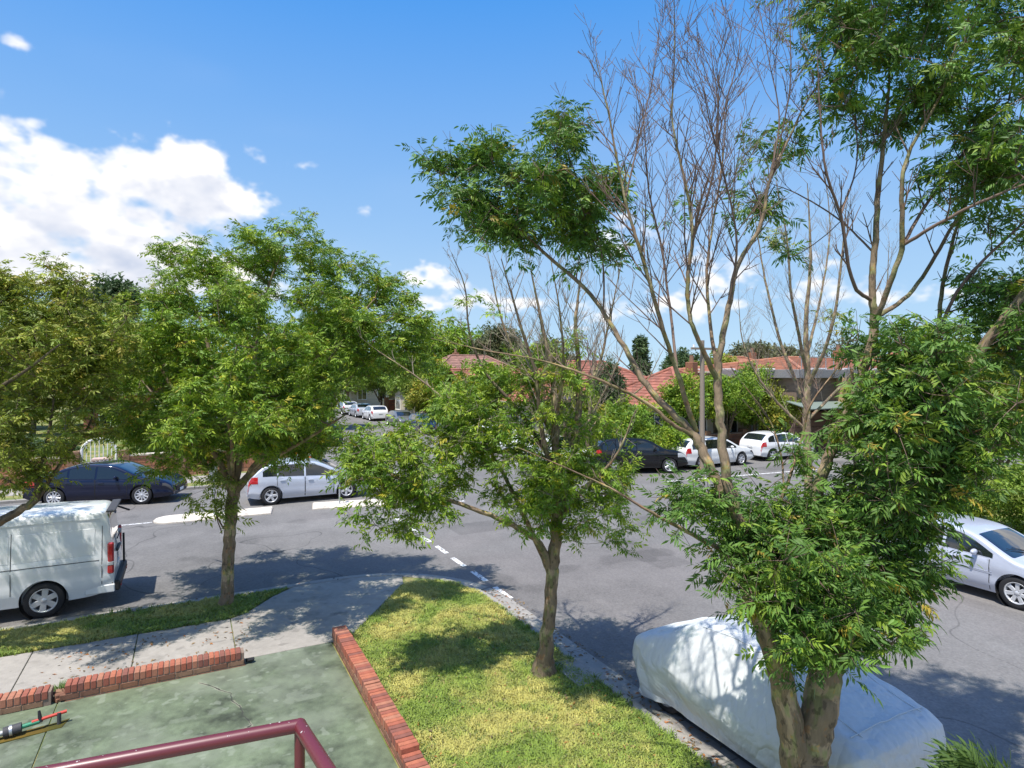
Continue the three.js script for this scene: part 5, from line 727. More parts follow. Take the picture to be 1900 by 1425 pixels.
      { p: [[1720, 690, d + 0.4, 0.024], [1770, 552, d + 0.2, 0.02], [1813, 495, d + 0.1, 0.018], [1905, 408, d, 0.012]], bare: { step: 0.25, len: 0.5, start: 0.4, lev: 1 } },
      { p: [[1560, 1090, d + 0.1, 0.05], [1640, 960, d - 0.1, 0.042], [1714, 896, d - 0.2, 0.038], [1823, 837, d - 0.3, 0.03], [1910, 796, d - 0.4, 0.02]], mat: T, bare: { step: 0.4, len: 0.4, start: 0.5, lev: 1 } },
      { p: [[1762, 830, d - 0.25, 0.014], [1812, 800, d - 0.4, 0.012], [1910, 768, d - 0.6, 0.008]], mat: T },
      { p: [[1832, 633, d - 0.2, 0.02], [1860, 618, d - 0.35, 0.015], [1915, 608, d - 0.5, 0.01]], bare: { step: 0.25, len: 0.4, start: 0.2, lev: 1 } },
      { p: [[1420, 1080, d, 0.026], [1436, 967, d + 0.3, 0.022], [1461, 896, d + 0.5, 0.02], [1486, 820, d + 0.6, 0.018], [1503, 753, d + 0.6, 0.014], [1554, 681, d + 0.6, 0.01], [1587, 605, d + 0.6, 0.005]], mat: T, bare: { step: 0.16, len: 0.5, start: 0.5, lev: 1 } },
      { p: [[1455, 905, d + 0.5, 0.014], [1448, 840, d + 0.7, 0.012], [1427, 778, d + 0.8, 0.01], [1377, 710, d + 0.9, 0.005]], mat: T, bare: { step: 0.15, len: 0.45, start: 0.2, lev: 1 } }] });
}
// bare tree on the far side of the main street
{
  const d = 20, bt = { step: 0.17, len: 1.5, start: 0.08 };
  makeTree('bare_tree', 'almost bare pale tree across the main street, seen between the large stems', { seed: 106, d, root: W(17.9, 0.1, 13.3), tone: toneOlive, twigMat: M.twigPale, bark: M.bark, clumps: [[1440, 460, d, 25, 25, 0.6, 4, 3], [1550, 600, d, 20, 20, 0.5, 3, 3]],
    limbs: [
      { p: [[1502, 962, d, 0.16], [1500, 880, d, 0.13], [1497, 790, d, 0.12], [1498, 700, d, 0.1], [1496, 600, d, 0.07], [1504, 480, d, 0.045], [1498, 340, d, 0.012]], bare: { step: 0.18, len: 1.3, start: 0.4 }, from: 0.6 },
      { p: [[1497, 760, d, 0.07], [1450, 640, d + 0.8, 0.05], [1420, 520, d + 1.2, 0.035], [1400, 400, d + 1.4, 0.01]], bare: bt }, { p: [[1498, 720, d, 0.07], [1540, 620, d - 0.8, 0.05], [1560, 500, d - 1, 0.035], [1570, 380, d - 1, 0.01]], bare: bt },
      { p: [[1497, 690, d, 0.06], [1470, 560, d - 0.9, 0.04], [1460, 440, d - 1.2, 0.025], [1440, 340, d - 1.3, 0.01]], bare: bt }, { p: [[1497, 660, d, 0.05], [1525, 540, d + 0.9, 0.035], [1540, 420, d + 1.3, 0.02], [1530, 320, d + 1.4, 0.01]], bare: bt },
      { p: [[1496, 800, d, 0.05], [1420, 720, d, 0.035], [1380, 640, d, 0.02], [1370, 560, d, 0.008]], bare: bt }, { p: [[1498, 780, d, 0.05], [1580, 690, d + 0.5, 0.035], [1640, 560, d + 0.8, 0.02], [1650, 450, d + 0.9, 0.008]], bare: bt }] });
}

// bare twiggy tree on the far corner
{
  const d = 31.5, bt = { step: 0.22, len: 1.9, start: 0.1 };
  makeTree('bare_tree', 'bare tangled pale tree on the far corner left of the black four wheel drive', { seed: 107, d, root: W(17.95, 0.1, 26.2).setY(0.1), tone: toneOlive, twigMat: M.twigPale, bark: M.bark, clumps: [[1010, 800, d, 30, 20, 0.8, 4, 4]],
    limbs: [{ p: [[1092, 862, d, 0.13], [1090, 820, d, 0.11], [1094, 770, d, 0.085], [1100, 700, d, 0.05], [1108, 620, d, 0.014]], bare: { step: 0.2, len: 1.7, start: 0.3 } }, { p: [[1090, 815, d, 0.08], [1050, 750, d - 0.8, 0.055], [1020, 690, d - 1.2, 0.035], [990, 630, d - 1.4, 0.012]], bare: bt }, { p: [[1092, 800, d, 0.08], [1140, 750, d + 0.6, 0.055], [1190, 720, d + 0.8, 0.035], [1230, 650, d + 1, 0.012]], bare: bt },
      { p: [[1093, 780, d, 0.06], [1130, 710, d - 1, 0.04], [1160, 640, d - 1.3, 0.014]], bare: bt }, { p: [[1092, 790, d, 0.06], [1040, 720, d + 1.2, 0.04], [1050, 640, d + 1.6, 0.014]], bare: bt }, { p: [[1092, 830, d, 0.05], [1150, 800, d - 0.5, 0.035], [1200, 770, d - 0.6, 0.012]], bare: bt }] });
}
// leafy masses farther off: crown of leaf tufts round a few boughs
function bushTree(name, label, category, group, a, b, base, height, rad, n, tone, seed, opt = {}) {
  const r = mulberry(seed), o = thing(name, label, category, group, W(a, base, b)), tubes = new Tubes();
  const stem = opt.stem === undefined ? height * 0.3 : opt.stem, ry = (height - stem) / 2 * (opt.flat || 1), cy = height - ry;
  if (stem > 0) { mesh('trunk', new Tubes().add(smooth([new V3(0, -0.05, 0), new V3(0.05 * height * (r() - 0.5), stem * 0.6, 0), new V3(0, cy, 0)], 10), Array.from({ length: 11 }, (_, i) => (opt.tr || height * 0.022) * (1 - 0.07 * i)), 8, 0.2, seed).geo(), M.barkDark, o); for (let k = 0; k < 7; k++) { const t = k / 7 * 6.28 + r(), e = new V3(Math.cos(t) * rad * 0.7, cy + (r() - 0.3) * ry, Math.sin(t) * rad * 0.7), s = new V3(0, stem * (0.6 + 0.5 * r()), 0); tubes.add([s, s.clone().lerp(e, 0.5).add(new V3(0, 0.1 * height, 0)), e], [height * 0.011, height * 0.007, height * 0.003], 5); } mesh('limb', tubes.geo(), M.barkDark, o); }
  const lobes = Array.from({ length: opt.lobes || 9 }, () => { const v = new V3(r() - 0.5, r() - 0.5, r() - 0.5).normalize(); return [v.x * rad * 0.6, cy + v.y * ry * 0.6, v.z * rad * 0.6, 0.4 + r() * 0.3]; });
  const im = new THREE.InstancedMesh(opt.geo || tufts[seed % 2], leafMat, n); im.name = stem > 0 ? 'crown' : 'foliage'; im.userData.kind = 'stuff'; im.castShadow = im.receiveShadow = true;
  for (let k = 0; k < n; k++) {
    const v = new V3(r() - 0.5, r() - 0.5, r() - 0.5).normalize().multiplyScalar(Math.pow(r(), 0.4)); let p;
    if (opt.cone) { const t = Math.sqrt(r()), y = stem + (1 - t) * (height - stem), q = r() * 6.28, w = t * rad * (0.4 + 0.6 * r()) * (0.75 + 0.25 * Math.sin(y * 5)); p = new V3(Math.cos(q) * w, y, Math.sin(q) * w); }
    else if (opt.box) p = new V3((r() - 0.5) * opt.box[0], stem + Math.sqrt(r()) * (height - stem) * (0.9 + 0.12 * Math.sin(k * 0.7)), (r() - 0.5) * opt.box[1]);
    else { const l = lobes[Math.floor(r() * lobes.length)]; p = new V3(l[0] + v.x * rad * l[3], l[1] + v.y * ry * l[3], l[2] + v.z * rad * l[3]); }
    if (p.y < 0.15) p.y = 0.15;
    const s = (opt.size || 0.42) * (0.6 + r() * 0.7); QQ.setFromEuler(EE.set(r() * 6, r() * 6, r() * 6)); im.setMatrixAt(k, M4.compose(p, QQ, SS.set(s, s * 0.8, s)));
    const m = tone(r()), q = 0.7 + r() * 0.6; im.setColorAt(k, CC.setRGB(m[0] * q, m[1] * q, m[2] * q));
  }
  o.add(im); if (opt.box) o.rotation.y = opt.turn || 0; return o;
}
// place by picture column and distance: a point of the ground
const ground = (px, d) => { const p = at(px, HOR, d); return [p.x, -p.z]; };
const heightAt = (py, d) => EYE - (py - HOR) / FOC * d;
const far = (name, label, px, top, d, rpx, n, tone, seed, opt = {}) => { const [a, b] = ground(px, d); return bushTree(name, label, opt.cat || 'tree', opt.group, a, b, 0.1, heightAt(top, d) - 0.1, rpx * d / FOC, n, tone, seed, opt); };
const toneDark = y => y < 0.5 ? [0.065, 0.12, 0.035] : [0.10, 0.165, 0.045];
const toneLime = y => y < 0.4 ? [0.25, 0.36, 0.045] : y < 0.8 ? [0.19, 0.30, 0.04] : [0.32, 0.40, 0.06];
const toneGum = y => y < 0.5 ? [0.20, 0.20, 0.085] : [0.14, 0.165, 0.07];
// left block behind the navy sedan
far('garden_tree', 'dark flat topped tree on the skyline at the left', 215, 515, 62, 38, 260, toneDark, 201, { size: 0.9, stem: 9, flat: 0.8 });
far('garden_tree', 'low round dark tree on the skyline, left of the flat topped one', 145, 525, 66, 42, 260, toneGum, 202, { size: 0.9 });
far('garden_tree', 'green tree behind the brick fence at the far left', 60, 570, 46, 100, 900, toneOlive, 203, { size: 0.55 });
far('garden_tree', 'broad green tree behind the brick fence, right of the arched gate', 300, 600, 47, 95, 900, toneGreen, 204, { size: 0.55 });
far('garden_tree', 'leafy green tree at the corner behind the silver hatchback', 470, 610, 40, 100, 800, toneGreen, 205, { size: 0.5 });
far('garden_shrub', 'leafy shrub on the corner just behind the orange bollards', 560, 800, 31.5, 46, 420, toneGreen, 206, { size: 0.32, stem: 0, cat: 'shrub' });
far('garden_shrub', 'dark shrub by the brick fence, above the navy sedan', 330, 815, 33.5, 60, 420, toneDark, 207, { size: 0.34, stem: 0, cat: 'shrub' });
far('garden_shrub', 'dark shrub left of the arched gate', 60, 815, 34, 70, 420, toneDark, 208, { size: 0.34, stem: 0, cat: 'shrub' });
far('street_tree_far', 'tall tree beside the left side of the far street', 585, 600, 52, 66, 620, toneGreen, 209, { size: 0.6 });
// far street, right side
far('street_tree_far', 'yellow green street tree beyond the small white hatchback', 705, 640, 68, 64, 520, toneLime, 210, { size: 0.65 });
far('street_tree_far', 'round dark trunked street tree by the grey car on the far street', 790, 700, 56, 40, 420, toneOlive, 211, { size: 0.5, tr: 0.2 });
far('street_tree_far', 'broad street tree above the white wagon', 905, 675, 44, 60, 600, toneGreen, 212, { size: 0.46 });
far('garden_tree', 'distant round green tree on the skyline left of the red roofs', 830, 605, 95, 70, 420, toneGreen, 213, { size: 1.0 });
far('garden_tree', 'distant brownish tree on the skyline above the maroon gable', 925, 598, 88, 46, 360, toneGum, 214, { size: 0.9 });
far('garden_tree', 'distant olive tree on the skyline behind the middle tree', 1015, 632, 80, 50, 300, toneGum, 215, { size: 0.8 });
far('pine_tree', 'narrow dark conifer on the skyline beside the red tiled roof', 1188, 622, 56, 34, 320, toneDark, 216, { size: 0.6, cone: true, cat: 'tree', stem: 1.5, geo: needleTuft });
far('garden_tree', 'low dark tree on the skyline right of the conifer', 1262, 655, 70, 50, 260, toneDark, 217, { size: 0.8 });
far('garden_tree', 'round olive gum tree above the orange roof', 1420, 618, 66, 58, 420, toneGum, 218, { size: 0.75 });
far('garden_tree', 'grey green tree on the skyline at the right', 1560, 635, 75, 60, 320, toneGum, 219, { size: 0.8 });
// hedge and shrubs at the right corner
far('garden_hedge', 'tall green hedge behind the black four wheel drive', 1200, 742, 31.5, 90, 900, toneGreen, 220, { size: 0.32, stem: 0, cat: 'hedge' });
far('garden_shrub', 'green shrub left of the tall hedge by the dark posts', 1085, 770, 33, 50, 420, toneGreen, 221, { size: 0.32, stem: 0, cat: 'shrub' });
far('garden_shrub', 'leafy garden tree between the hedge and the tan pillar', 1350, 690, 36, 52, 520, toneGreen, 222, { size: 0.36, cat: 'tree', stem: 1.2 });
far('garden_shrub', 'olive garden tree in front of the two storey house', 1428, 700, 38, 42, 420, toneOlive, 223, { size: 0.36, cat: 'tree', stem: 1.2 });
far('garden_tree', 'green garden tree right of the two storey house', 1640, 690, 36, 60, 520, toneGreen, 224, { size: 0.42 });
far('garden_tree', 'yellow green tree at the right edge behind the hedge', 1860, 640, 22, 130, 900, toneOlive, 225, { size: 0.4 });
far('garden_tree', 'tall olive tree at the right, behind the dense leaves', 1720, 650, 30, 90, 700, toneOlive, 226, { size: 0.44 });
far('garden_hedge', 'bright lime green hedge at the right edge behind the silver sedan', 1905, 858, 17.6, 92, 900, toneLime, 227, { size: 0.22, stem: 0, cat: 'hedge' });
far('garden_hedge', 'dark green hedge between silver sedan and the street corner', 1740, 830, 19.5, 90, 700, toneGreen, 228, { size: 0.26, stem: 0, cat: 'hedge' });
far('garden_tree', 'green garden tree in front of the red roof wing', 1265, 700, 33.5, 40, 420, toneGreen, 231, { size: 0.34, stem: 1.2 });
far('garden_tree', 'dull olive tree before the red hipped roof, behind the middle tree', 1060, 700, 36, 46, 420, toneOlive, 232, { size: 0.36, stem: 1.4 });
far('garden_tree', 'leafy tree left of the carport pillar, over the white hatchback', 1455, 735, 37, 30, 300, toneOlive, 233, { size: 0.34, stem: 1.5 });
far('garden_tree', 'slim green tree hiding the left end of the carport roof', 1400, 680, 37.5, 30, 340, toneGreen, 251, { size: 0.36, stem: 1.5 });
far('garden_tree', 'green tree right of the carport, behind the right stems', 1575, 690, 39, 44, 420, toneGreen, 234, { size: 0.4, stem: 1.5 });
far('street_tree_far', 'pale green street tree between the brown roof and the far white hatchback', 760, 660, 60, 44, 420, toneLime, 235, { size: 0.55 });
far('street_tree_far', 'green street tree below the small orange roof', 850, 710, 49, 46, 460, toneGreen, 236, { size: 0.42 });
far('garden_tree', 'green tree in front of the brown tiled roof on the far street', 818, 664, 54, 38, 420, toneGreen, 241, { size: 0.5 });
far('garden_tree', 'olive tree before the left end of the orange roof', 1330, 655, 52, 44, 380, toneOlive, 242, { size: 0.5 });
far('garden_tree', 'dark green tree over the middle of the red hipped roof', 1128, 668, 39, 30, 320, toneDark, 243, { size: 0.4 });
far('garden_tree', 'tall green tree far left behind the van roof line', 20, 600, 50, 90, 700, toneOlive, 244, { size: 0.6 });
far('garden_tree', 'round green tree behind the leafy left tree', 180, 590, 55, 80, 700, toneGreen, 245, { size: 0.6 });
far('garden_tree', 'green tree at the far end of the street', 645, 640, 85, 60, 420, toneGreen, 246, { size: 0.8 });
// shrub top in the near right corner
{ const [a, b] = ground(1806, 5.3); bushTree('garden_shrub', 'dark leafy shrub top in the bottom right corner', 'shrub', null, a, b, 0.02, 1.5, 0.34, 10, toneDeep, 229, { stem: 0.5, size: 0.1 });
  const o = scene.children[scene.children.length - 1], old = o.children.find(c => c.name === 'crown'); o.remove(old);
  const r = mulberry(9), n = 100, im = new THREE.InstancedMesh(leafNear[0], leafMat, n); im.name = 'foliage'; im.userData.kind = 'stuff';
  for (let k = 0; k < n; k++) { const v = new V3(r() - 0.5, r() - 0.3, r() - 0.5).normalize(), s = 0.6 + r() * 0.35; QQ.setFromUnitVectors(new V3(0, 1, 0), v.clone().add(new V3(0, 0.3, 0)).normalize()); im.setMatrixAt(k, M4.compose(new V3(v.x * 0.2 * r(), 1.13 + v.y * 0.26 * r(), v.z * 0.2 * r()), QQ, SS.set(s, s, s))); const m = toneDark(r()); im.setColorAt(k, CC.setRGB(m[0] * 1.3, m[1] * 1.3, m[2])); } o.add(im); }

// ---------------------------------------------------------------- houses, fences, poles
const tileMat = (r, g, b) => std(lin(r * 1.25, g * 1.25, b * 1.25), 0.85, { map: tTiles, bumpMap: tTiles, bumpScale: 0.02 });
const TILE = { terra: tileMat(0.29, 0.108, 0.072), orange: tileMat(0.33, 0.14, 0.08), brown: tileMat(0.26, 0.14, 0.105) };
// hipped roof of overlapping tile courses on a w x d footprint (local x, z), eave at y
function hipRoof(w, d, y, pitch, mat, parent, gable) {
  const over = 0.45, hw = w / 2 + over, hd = d / 2 + over, run = Math.min(hw, hd), rise = run * pitch, n = Math.max(6, Math.round(Math.hypot(run, rise) / 0.34)), g = [];
  for (let k = 0; k < n; k++) {
    const t0 = k / n, t1 = (k + 1) / n, y0 = y + rise * t0 + 0.05, y1 = y + rise * t1 + 0.02, i0 = run * t0, i1 = run * t1 + 0.03, gx = gable ? 0 : 1;
    const x0 = hw - i0 * gx, x1 = Math.max(0.01, hw - i1 * gx), z0 = hd - i0, z1 = Math.max(0.01, hd - i1), quad = (a, b, c, e, u0, u1) => { const q = new THREE.BufferGeometry(); q.setAttribute('position', new THREE.Float32BufferAttribute([...a, ...b, ...c, ...a, ...c, ...e], 3)); q.setAttribute('uv', new THREE.Float32BufferAttribute([-u0, k * 0.3, u0, k * 0.3, u1, k * 0.3 + 0.3, -u0, k * 0.3, u1, k * 0.3 + 0.3, -u1, k * 0.3 + 0.3], 2)); q.computeVertexNormals(); g.push(q); };
    quad([-x0, y0, z0], [x0, y0, z0], [x1, y1, z1], [-x1, y1, z1], x0, x1); quad([x0, y0, -z0], [-x0, y0, -z0], [-x1, y1, -z1], [x1, y1, -z1], x0, x1);
    quad([-x0, y0 - 0.05, z0], [x0, y0 - 0.05, z0], [x0, y0, z0], [-x0, y0, z0], x0, x0); quad([x0, y0 - 0.05, -z0], [-x0, y0 - 0.05, -z0], [-x0, y0, -z0], [x0, y0, -z0], x0, x0);
    if (!gable) { quad([x0, y0, z0], [x0, y0, -z0], [x1, y1, -z1], [x1, y1, z1], z0, z1); quad([-x0, y0, -z0], [-x0, y0, z0], [-x1, y1, z1], [-x1, y1, -z1], z0, z1); quad([x0, y0 - 0.05, z0], [x0, y0 - 0.05, -z0], [x0, y0, -z0], [x0, y0, z0], z0, z0); quad([-x0, y0 - 0.05, -z0], [-x0, y0 - 0.05, z0], [-x0, y0, z0], [-x0, y0, -z0], z0, z0); }
  }
  const roof = mesh('roof', mergeGeometries(g), mat, parent), Y = y + rise + 0.03;
  const ridge = (a, b) => mesh('ridge_tiles', new Tubes().add(smooth([a, a.clone().lerp(b, 0.5), b], 30), Array.from({ length: 31 }, (_, i) => 0.11 + 0.014 * (i % 2)), 8).geo(), mat, roof);
  if (gable) ridge(new V3(-hw, Y, 0), new V3(hw, Y, 0));
  else { const lx = hw - run, lz = hd - run; ridge(new V3(-lx - 0.05, Y, -lz - 0.05), new V3(lx + 0.05, Y, lz + 0.05)); for (const sx of [-1, 1]) for (const sz of [-1, 1]) ridge(new V3(sx * hw, y + 0.06, sz * hd), new V3(sx * lx, Y, sz * lz)); }
  mesh('gutter', mergeGeometries([box(2 * hw + 0.12, 0.12, 0.1, 0, y - 0.03, hd + 0.01), box(2 * hw + 0.12, 0.12, 0.1, 0, y - 0.03, -hd - 0.01), box(0.1, 0.12, 2 * hd - 0.1, hw + 0.01, y - 0.03, 0), box(0.1, 0.12, 2 * hd - 0.1, -hw - 0.01, y - 0.03, 0)]), M.cream, roof);
  mesh('soffit', box(2 * hw - 0.06, 0.04, 2 * hd - 0.06, 0, y - 0.04, 0), M.cream, roof);
  if (gable) for (const s of [-1, 1]) { const t = new THREE.Shape([new THREE.Vector2(-d / 2, 0), new THREE.Vector2(d / 2, 0), new THREE.Vector2(0, d / 2 * pitch)]), e = new THREE.ExtrudeGeometry(t, { depth: 0.1, bevelEnabled: false }); e.rotateY(Math.PI / 2); e.translate(s > 0 ? w / 2 - 0.1 : -w / 2, y, 0); mesh('gable', e, gable, roof); }
  return roof;
}
function windowAt(o, x, y, z, w, h, turn) { const g = new THREE.Group(); g.name = 'window'; g.position.set(x, y, z); g.rotation.y = turn; o.add(g); mesh('pane', box(w, h, 0.02, 0, 0, 0.03), M.glass, g); for (const s of [-1, 1]) { mesh('frame', box(0.07, h + 0.14, 0.08, s * (w / 2 + 0.035), 0, 0.04), M.white, g); mesh('frame', box(w - 0.002, 0.07, 0.08, 0, s * (h / 2 + 0.035), 0.04), M.white, g); } mesh('mullion', box(0.05, h, 0.06, 0, 0, 0.04), M.white, g); mesh('sill', box(w + 0.3, 0.08, 0.16, 0, -h / 2 - 0.115, 0.08), M.cream, g); return g; }
function house(name, label, a, b, turn, w, d, eave, pitch, wall, tile, o2 = {}) {
  const o = thing(name, label, 'house', null, W(a, 0.1, b), turn);
  mesh('wall', box(w, eave, d, 0, eave / 2 - 0.02, 0), wall, o); hipRoof(w, d, eave, pitch, tile, o, o2.gable);
  const levels = eave > 4 ? [1.4, 4.2] : [1.5];
  for (const y of levels) { for (let x = -w / 2 + 1.6; x < w / 2 - 1; x += 3.1) { windowAt(o, x, y, d / 2, 1.3, 1.3, 0); windowAt(o, x, y, -d / 2, 1.3, 1.3, Math.PI); } for (let z = -d / 2 + 1.8; z < d / 2 - 1; z += 3.3) { windowAt(o, w / 2, y, z, 1.2, 1.3, Math.PI / 2); windowAt(o, -w / 2, y, z, 1.2, 1.3, -Math.PI / 2); } }
  const dr = mesh('door', box(0.95, 2.05, 0.06, -0.0, 1.03, d / 2 + 0.02), M.barkDark, o); mesh('handle', box(0.04, 0.12, 0.05, 0.35, 1.0, d / 2 + 0.07), M.steel, dr);
  const st = chamfer(0.6, 1.3, 0.6, 0.03).translate(o2.chim || w * 0.22, eave + Math.min(w, d) / 2 * pitch + 0.05, 0); const ch = mesh('chimney', st, M.brickFace[1], o.children[1]); mesh('chimney_pot', new THREE.CylinderGeometry(0.13, 0.16, 0.5, 10).translate(o2.chim || w * 0.22, eave + Math.min(w, d) / 2 * pitch + 0.9, 0), M.brickFace[3], o.children[1]); void ch;
  return o;
}
const brickWall = std(lin(0.30, 0.125, 0.075), 0.9, { map: tGrain });
house('brick_house', 'brick house with tiled roof hidden behind the left tree', -24, 72, 0, 14, 11, 3.1, 0.55, brickWall, TILE.brown);
house('brick_house', 'brick house on the corner behind the silver hatchback, mostly hidden by leaves', -1, 58, 0, 11, 11, 3.1, 0.62, brickWall, TILE.brown);
{ const [a, b] = ground(850, 62); house('rendered_house', 'house with brown tiled roof and maroon gable on the far street', a + 2, b + 2, Math.PI / 2, 9, 13, 3.4, 0.6, M.cream, TILE.brown, { chim: 3.5 });
  const [a2, b2] = ground(885, 53); house('rendered_house', 'small house with orange tiled roof below the maroon gable', a2 + 2.5, b2, 0, 9, 6.5, 3.0, 0.5, M.cream, TILE.terra, { gable: std(lin(0.24, 0.035, 0.035), 0.8) }); }
{ const [a, b] = ground(1110, 43); house('brick_house', 'house with large red terracotta hipped roof behind the middle tree', a, b + 1.5, 0.0, 12, 9, 2.7, 0.54, M.cream, TILE.terra, { chim: -3.2 }); }
{ const [a, b] = ground(1225, 40); house('brick_house', 'house wing with bright red tiled roof right of the middle tree', a + 1, b, 0.15, 7, 7, 2.6, 0.58, M.cream, TILE.terra, { chim: 2 }); }
{ const [a, b] = ground(1500, 47), o = house('two_storey_house', 'two storey house with orange tiled roof and grey walls at the right', a, b, 0, 16, 11, 4.7, 0.17, M.greyWall, TILE.orange);
  const [p, q] = ground(1484, 40); void o;
  const c = thing('carport', 'flat grey carport with tan pillar and brown garage door below the orange roof', 'carport', null, W(p + 0.5, 0.1, q), 0);
  mesh('roof_slab', chamfer(9, 0.5, 6, 0.02).translate(0, 4.55, 0), std(lin(0.28, 0.27, 0.27), 0.8, { map: tGrain }), c); mesh('upper_wall', box(8.4, 1.5, 5.2, 0, 3.55, 0), std(lin(0.27, 0.19, 0.14), 0.85, { map: tGrain }), c); mesh('pillar', chamfer(0.75, 4.3, 0.75, 0.02).translate(-0.2, 2.15, 2.9), std(lin(0.55, 0.38, 0.2), 0.85, { map: tGrain }), c); mesh('pillar', chamfer(0.5, 4.3, 0.5, 0.02).translate(4.0, 2.15, 2.7), std(lin(0.55, 0.38, 0.2), 0.85, { map: tGrain }), c);
  mesh('garage_door', box(4.8, 2.3, 0.1, -2.0, 1.15, 2.3), std(lin(0.17, 0.10, 0.07), 0.8, { map: tGrain }), c); for (let k = 0; k < 5; k++) mesh('door_panel', box(4.7, 0.40, 0.04, -2.0, 0.26 + k * 0.45, 2.38), std(lin(0.18, 0.105, 0.075), 0.8, { map: tGrain }), c);
  mesh('awning', chamfer(5.4, 0.08, 1.6, 0.02).rotateX(0.25).translate(-2.0, 2.75, 3.1), std(lin(0.17, 0.21, 0.18), 0.8), c); mesh('side_wall', box(3.6, 2.5, 0.2, 2.6, 1.25, 2.3), std(lin(0.35, 0.24, 0.15), 0.85, { map: tGrain }), c);
  mesh('red_door', box(0.9, 2.0, 0.08, 1.9, 1.0, 2.45), std(lin(0.38, 0.03, 0.02), 0.6), c); for (let k = 0; k < 12; k++) mesh('baluster', cyl(new V3(-4 + k * 0.72, 4.8, 2.8), new V3(-4 + k * 0.72, 5.5, 2.8), 0.025), M.steel, c); mesh('balcony_rail', box(8.4, 0.06, 0.06, 0, 5.53, 2.8), M.steel, c); }
{ const [a, b] = ground(1700, 55); house('brick_house', 'orange roofed house behind the dense leaves at the right', a, b, 0.1, 13, 10, 4.6, 0.36, M.cream, TILE.orange); }
{ const [a, b] = ground(1360, 58); house('brick_house', 'distant house with orange roof right of the conifer', a, b, 0.1, 13, 10, 3.6, 0.45, M.cream, TILE.orange); }
{ const [a, b] = ground(700, 95); house('brick_house', 'far house at the end of the street', a, b, 0.2, 13, 10, 3.2, 0.55, M.cream, TILE.terra); }

// brick front fences, brick by brick where they can be told apart
const fenceBrick = [[0.44, 0.19, 0.10], [0.38, 0.16, 0.085], [0.48, 0.24, 0.14]].map(c => std(lin(...c), 0.88, { map: tBrick }));
function frontFence(label, a0, a1, b, h, seed, coping, mats) {
  const o = thing('brick_fence', label, 'fence', 'brick front fences', W(a0, 0.1, b)), r = mulberry(seed), len = a1 - a0, bw = 0.46, bh = 0.172, geo = [chamfer(bw - 0.014, bh - 0.014, 0.13, 0.006), chamfer(bw - 0.02, bh - 0.016, 0.135, 0.006)];
  mesh('core', box(len, h, 0.2, len / 2, h / 2 - 0.01, 0), M.mortar, o); let n = 0;
  for (let row = 0; row * bh < h - 0.05; row++) for (let s = row % 2 ? bw : bw / 2; s < len - 0.1 && n < 290; s += bw) { const q = mesh('brick', geo[Math.floor(r() * 2)], mats[Math.floor(r() * mats.length)], o); q.position.set(s, row * bh + bh / 2 - 0.01, 0.05 + (r() - 0.5) * 0.006); n++; }
  mesh('coping', chamfer(len + 0.06, 0.09, 0.34, 0.02).translate(len / 2, h + 0.03, 0.0), coping, o); for (let s = 0; s <= len; s += len / 3) mesh('pier', chamfer(0.42, h + 0.28, 0.42, 0.02).translate(clamp(s, 0.1, len - 0.1), (h + 0.28) / 2 - 0.02, 0.0), M.brickFace[3], o);
  return o;
}
frontFence('orange brick front fence with pale coping behind the navy sedan, right of the arched gate', -2.55, 4.2, 31.6, 1.0, 61, M.cream, fenceBrick);
frontFence('orange brick front fence left of the arched gate', -14, -4.15, 31.6, 1.05, 62, M.cream, fenceBrick);
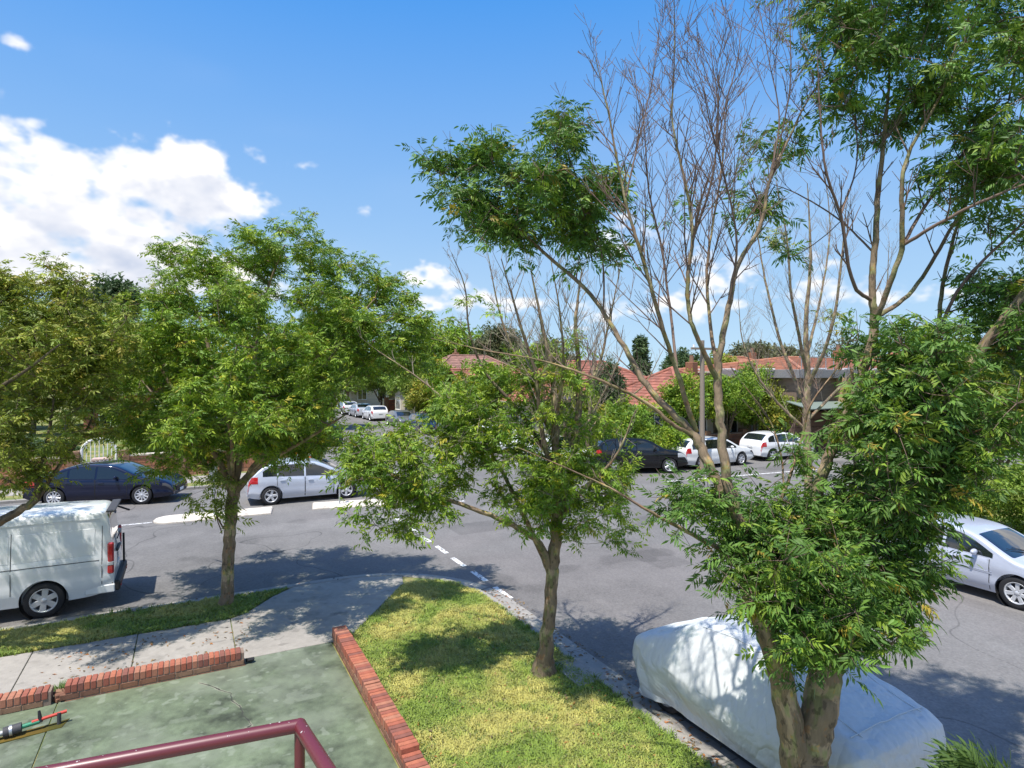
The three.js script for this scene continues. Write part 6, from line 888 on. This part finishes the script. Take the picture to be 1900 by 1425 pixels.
{ const o = thing('arched_gate', 'white arched garden gate in the brick fence behind the navy sedan', 'gate', null, W(-3.36, 0.1, 31.6)); const pts = []; for (let k = 0; k <= 20; k++) { const t = Math.PI * k / 20; pts.push(new V3(-Math.cos(t) * 0.62, 1.25 + Math.sin(t) * 0.55, 0)); } mesh('frame', new Tubes().add([new V3(-0.62, -0.02, 0), ...pts, new V3(0.62, -0.02, 0)], Array(23).fill(0.055), 8).geo(), M.white, o); for (let k = -3; k <= 3; k++) mesh('bar', cyl(new V3(k * 0.15, 0.1, 0), new V3(k * 0.15, 1.24 + Math.sqrt(1 - (k * 0.15 / 0.62) ** 2) * 0.53, 0), 0.02, 0.02, 6), M.white, o); mesh('cross_rail', box(1.2, 0.06, 0.05, 0, 0.62, 0), M.white, o); mesh('bottom_rail', box(1.2, 0.08, 0.05, 0, 0.14, 0), M.white, o); }
{ const o = thing('letterbox', 'pale pink masonry letterbox in front of the arched gate', 'letterbox', null, W(-3.2, 0.1, 31.1)); const m = std(lin(0.58, 0.42, 0.36), 0.85, { map: tGrain }); mesh('pillar', chamfer(0.55, 0.95, 0.4, 0.02).translate(0, 0.46, 0), m, o); mesh('cap', chamfer(0.72, 0.1, 0.55, 0.02).translate(0, 0.98, 0), m, o); mesh('slot', box(0.3, 0.05, 0.02, 0, 0.75, 0.205), M.black, o); }
frontFence('low pink brick fence at the front garden behind the white wagon', 20.8, 25.0, 40.5, 0.8, 63, M.brickFace[1], M.brickFace).rotation.y = 1.2;
frontFence('brown brick fence under the tall hedge behind the black four wheel drive', 20.6, 30, 26.9, 0.95, 64, M.mortar, [M.brickFace[2], M.brickFace[0]]);
frontFence('orange brick garden wall with white rail beyond the small white hatchback', 19.0, 23.5, 66, 1.7, 65, M.white, M.brick);
// poles
{ const [a, b] = ground(1303, 29.5), o = thing('power_pole', 'pale timber power pole between the left stems of the large tree', 'pole', null, W(a, 0.05, b)); mesh('post', cyl(new V3(0, -0.1, 0), new V3(0, 6.2, 0), 0.13, 0.1, 10), M.twigPale, o); mesh('cross_arm', box(1.6, 0.1, 0.1, 0, 5.8, 0.12), M.twigPale, o); for (const x of [-0.65, 0.65]) mesh('insulator', new THREE.CylinderGeometry(0.05, 0.06, 0.14, 8).translate(x, 5.92, 0.12), M.white, o); }
for (const [px, l] of [[1048, 'left of two dark timber posts behind the middle tree'], [1057, 'right of two dark timber posts behind the middle tree']]) { const [a, b] = ground(px, 31), o = thing('timber_post', l, 'post', 'dark timber posts', W(a, 0.05, b)); mesh('shaft', new THREE.CylinderGeometry(0.085, 0.1, 3.4, 9).translate(0, 1.65, 0), M.barkDark, o); mesh('cap', new THREE.CylinderGeometry(0.03, 0.1, 0.12, 9).translate(0, 3.41, 0), M.darkGrey, o); }

renderer.setSize(1024, 768);
renderer.render(scene, camera);
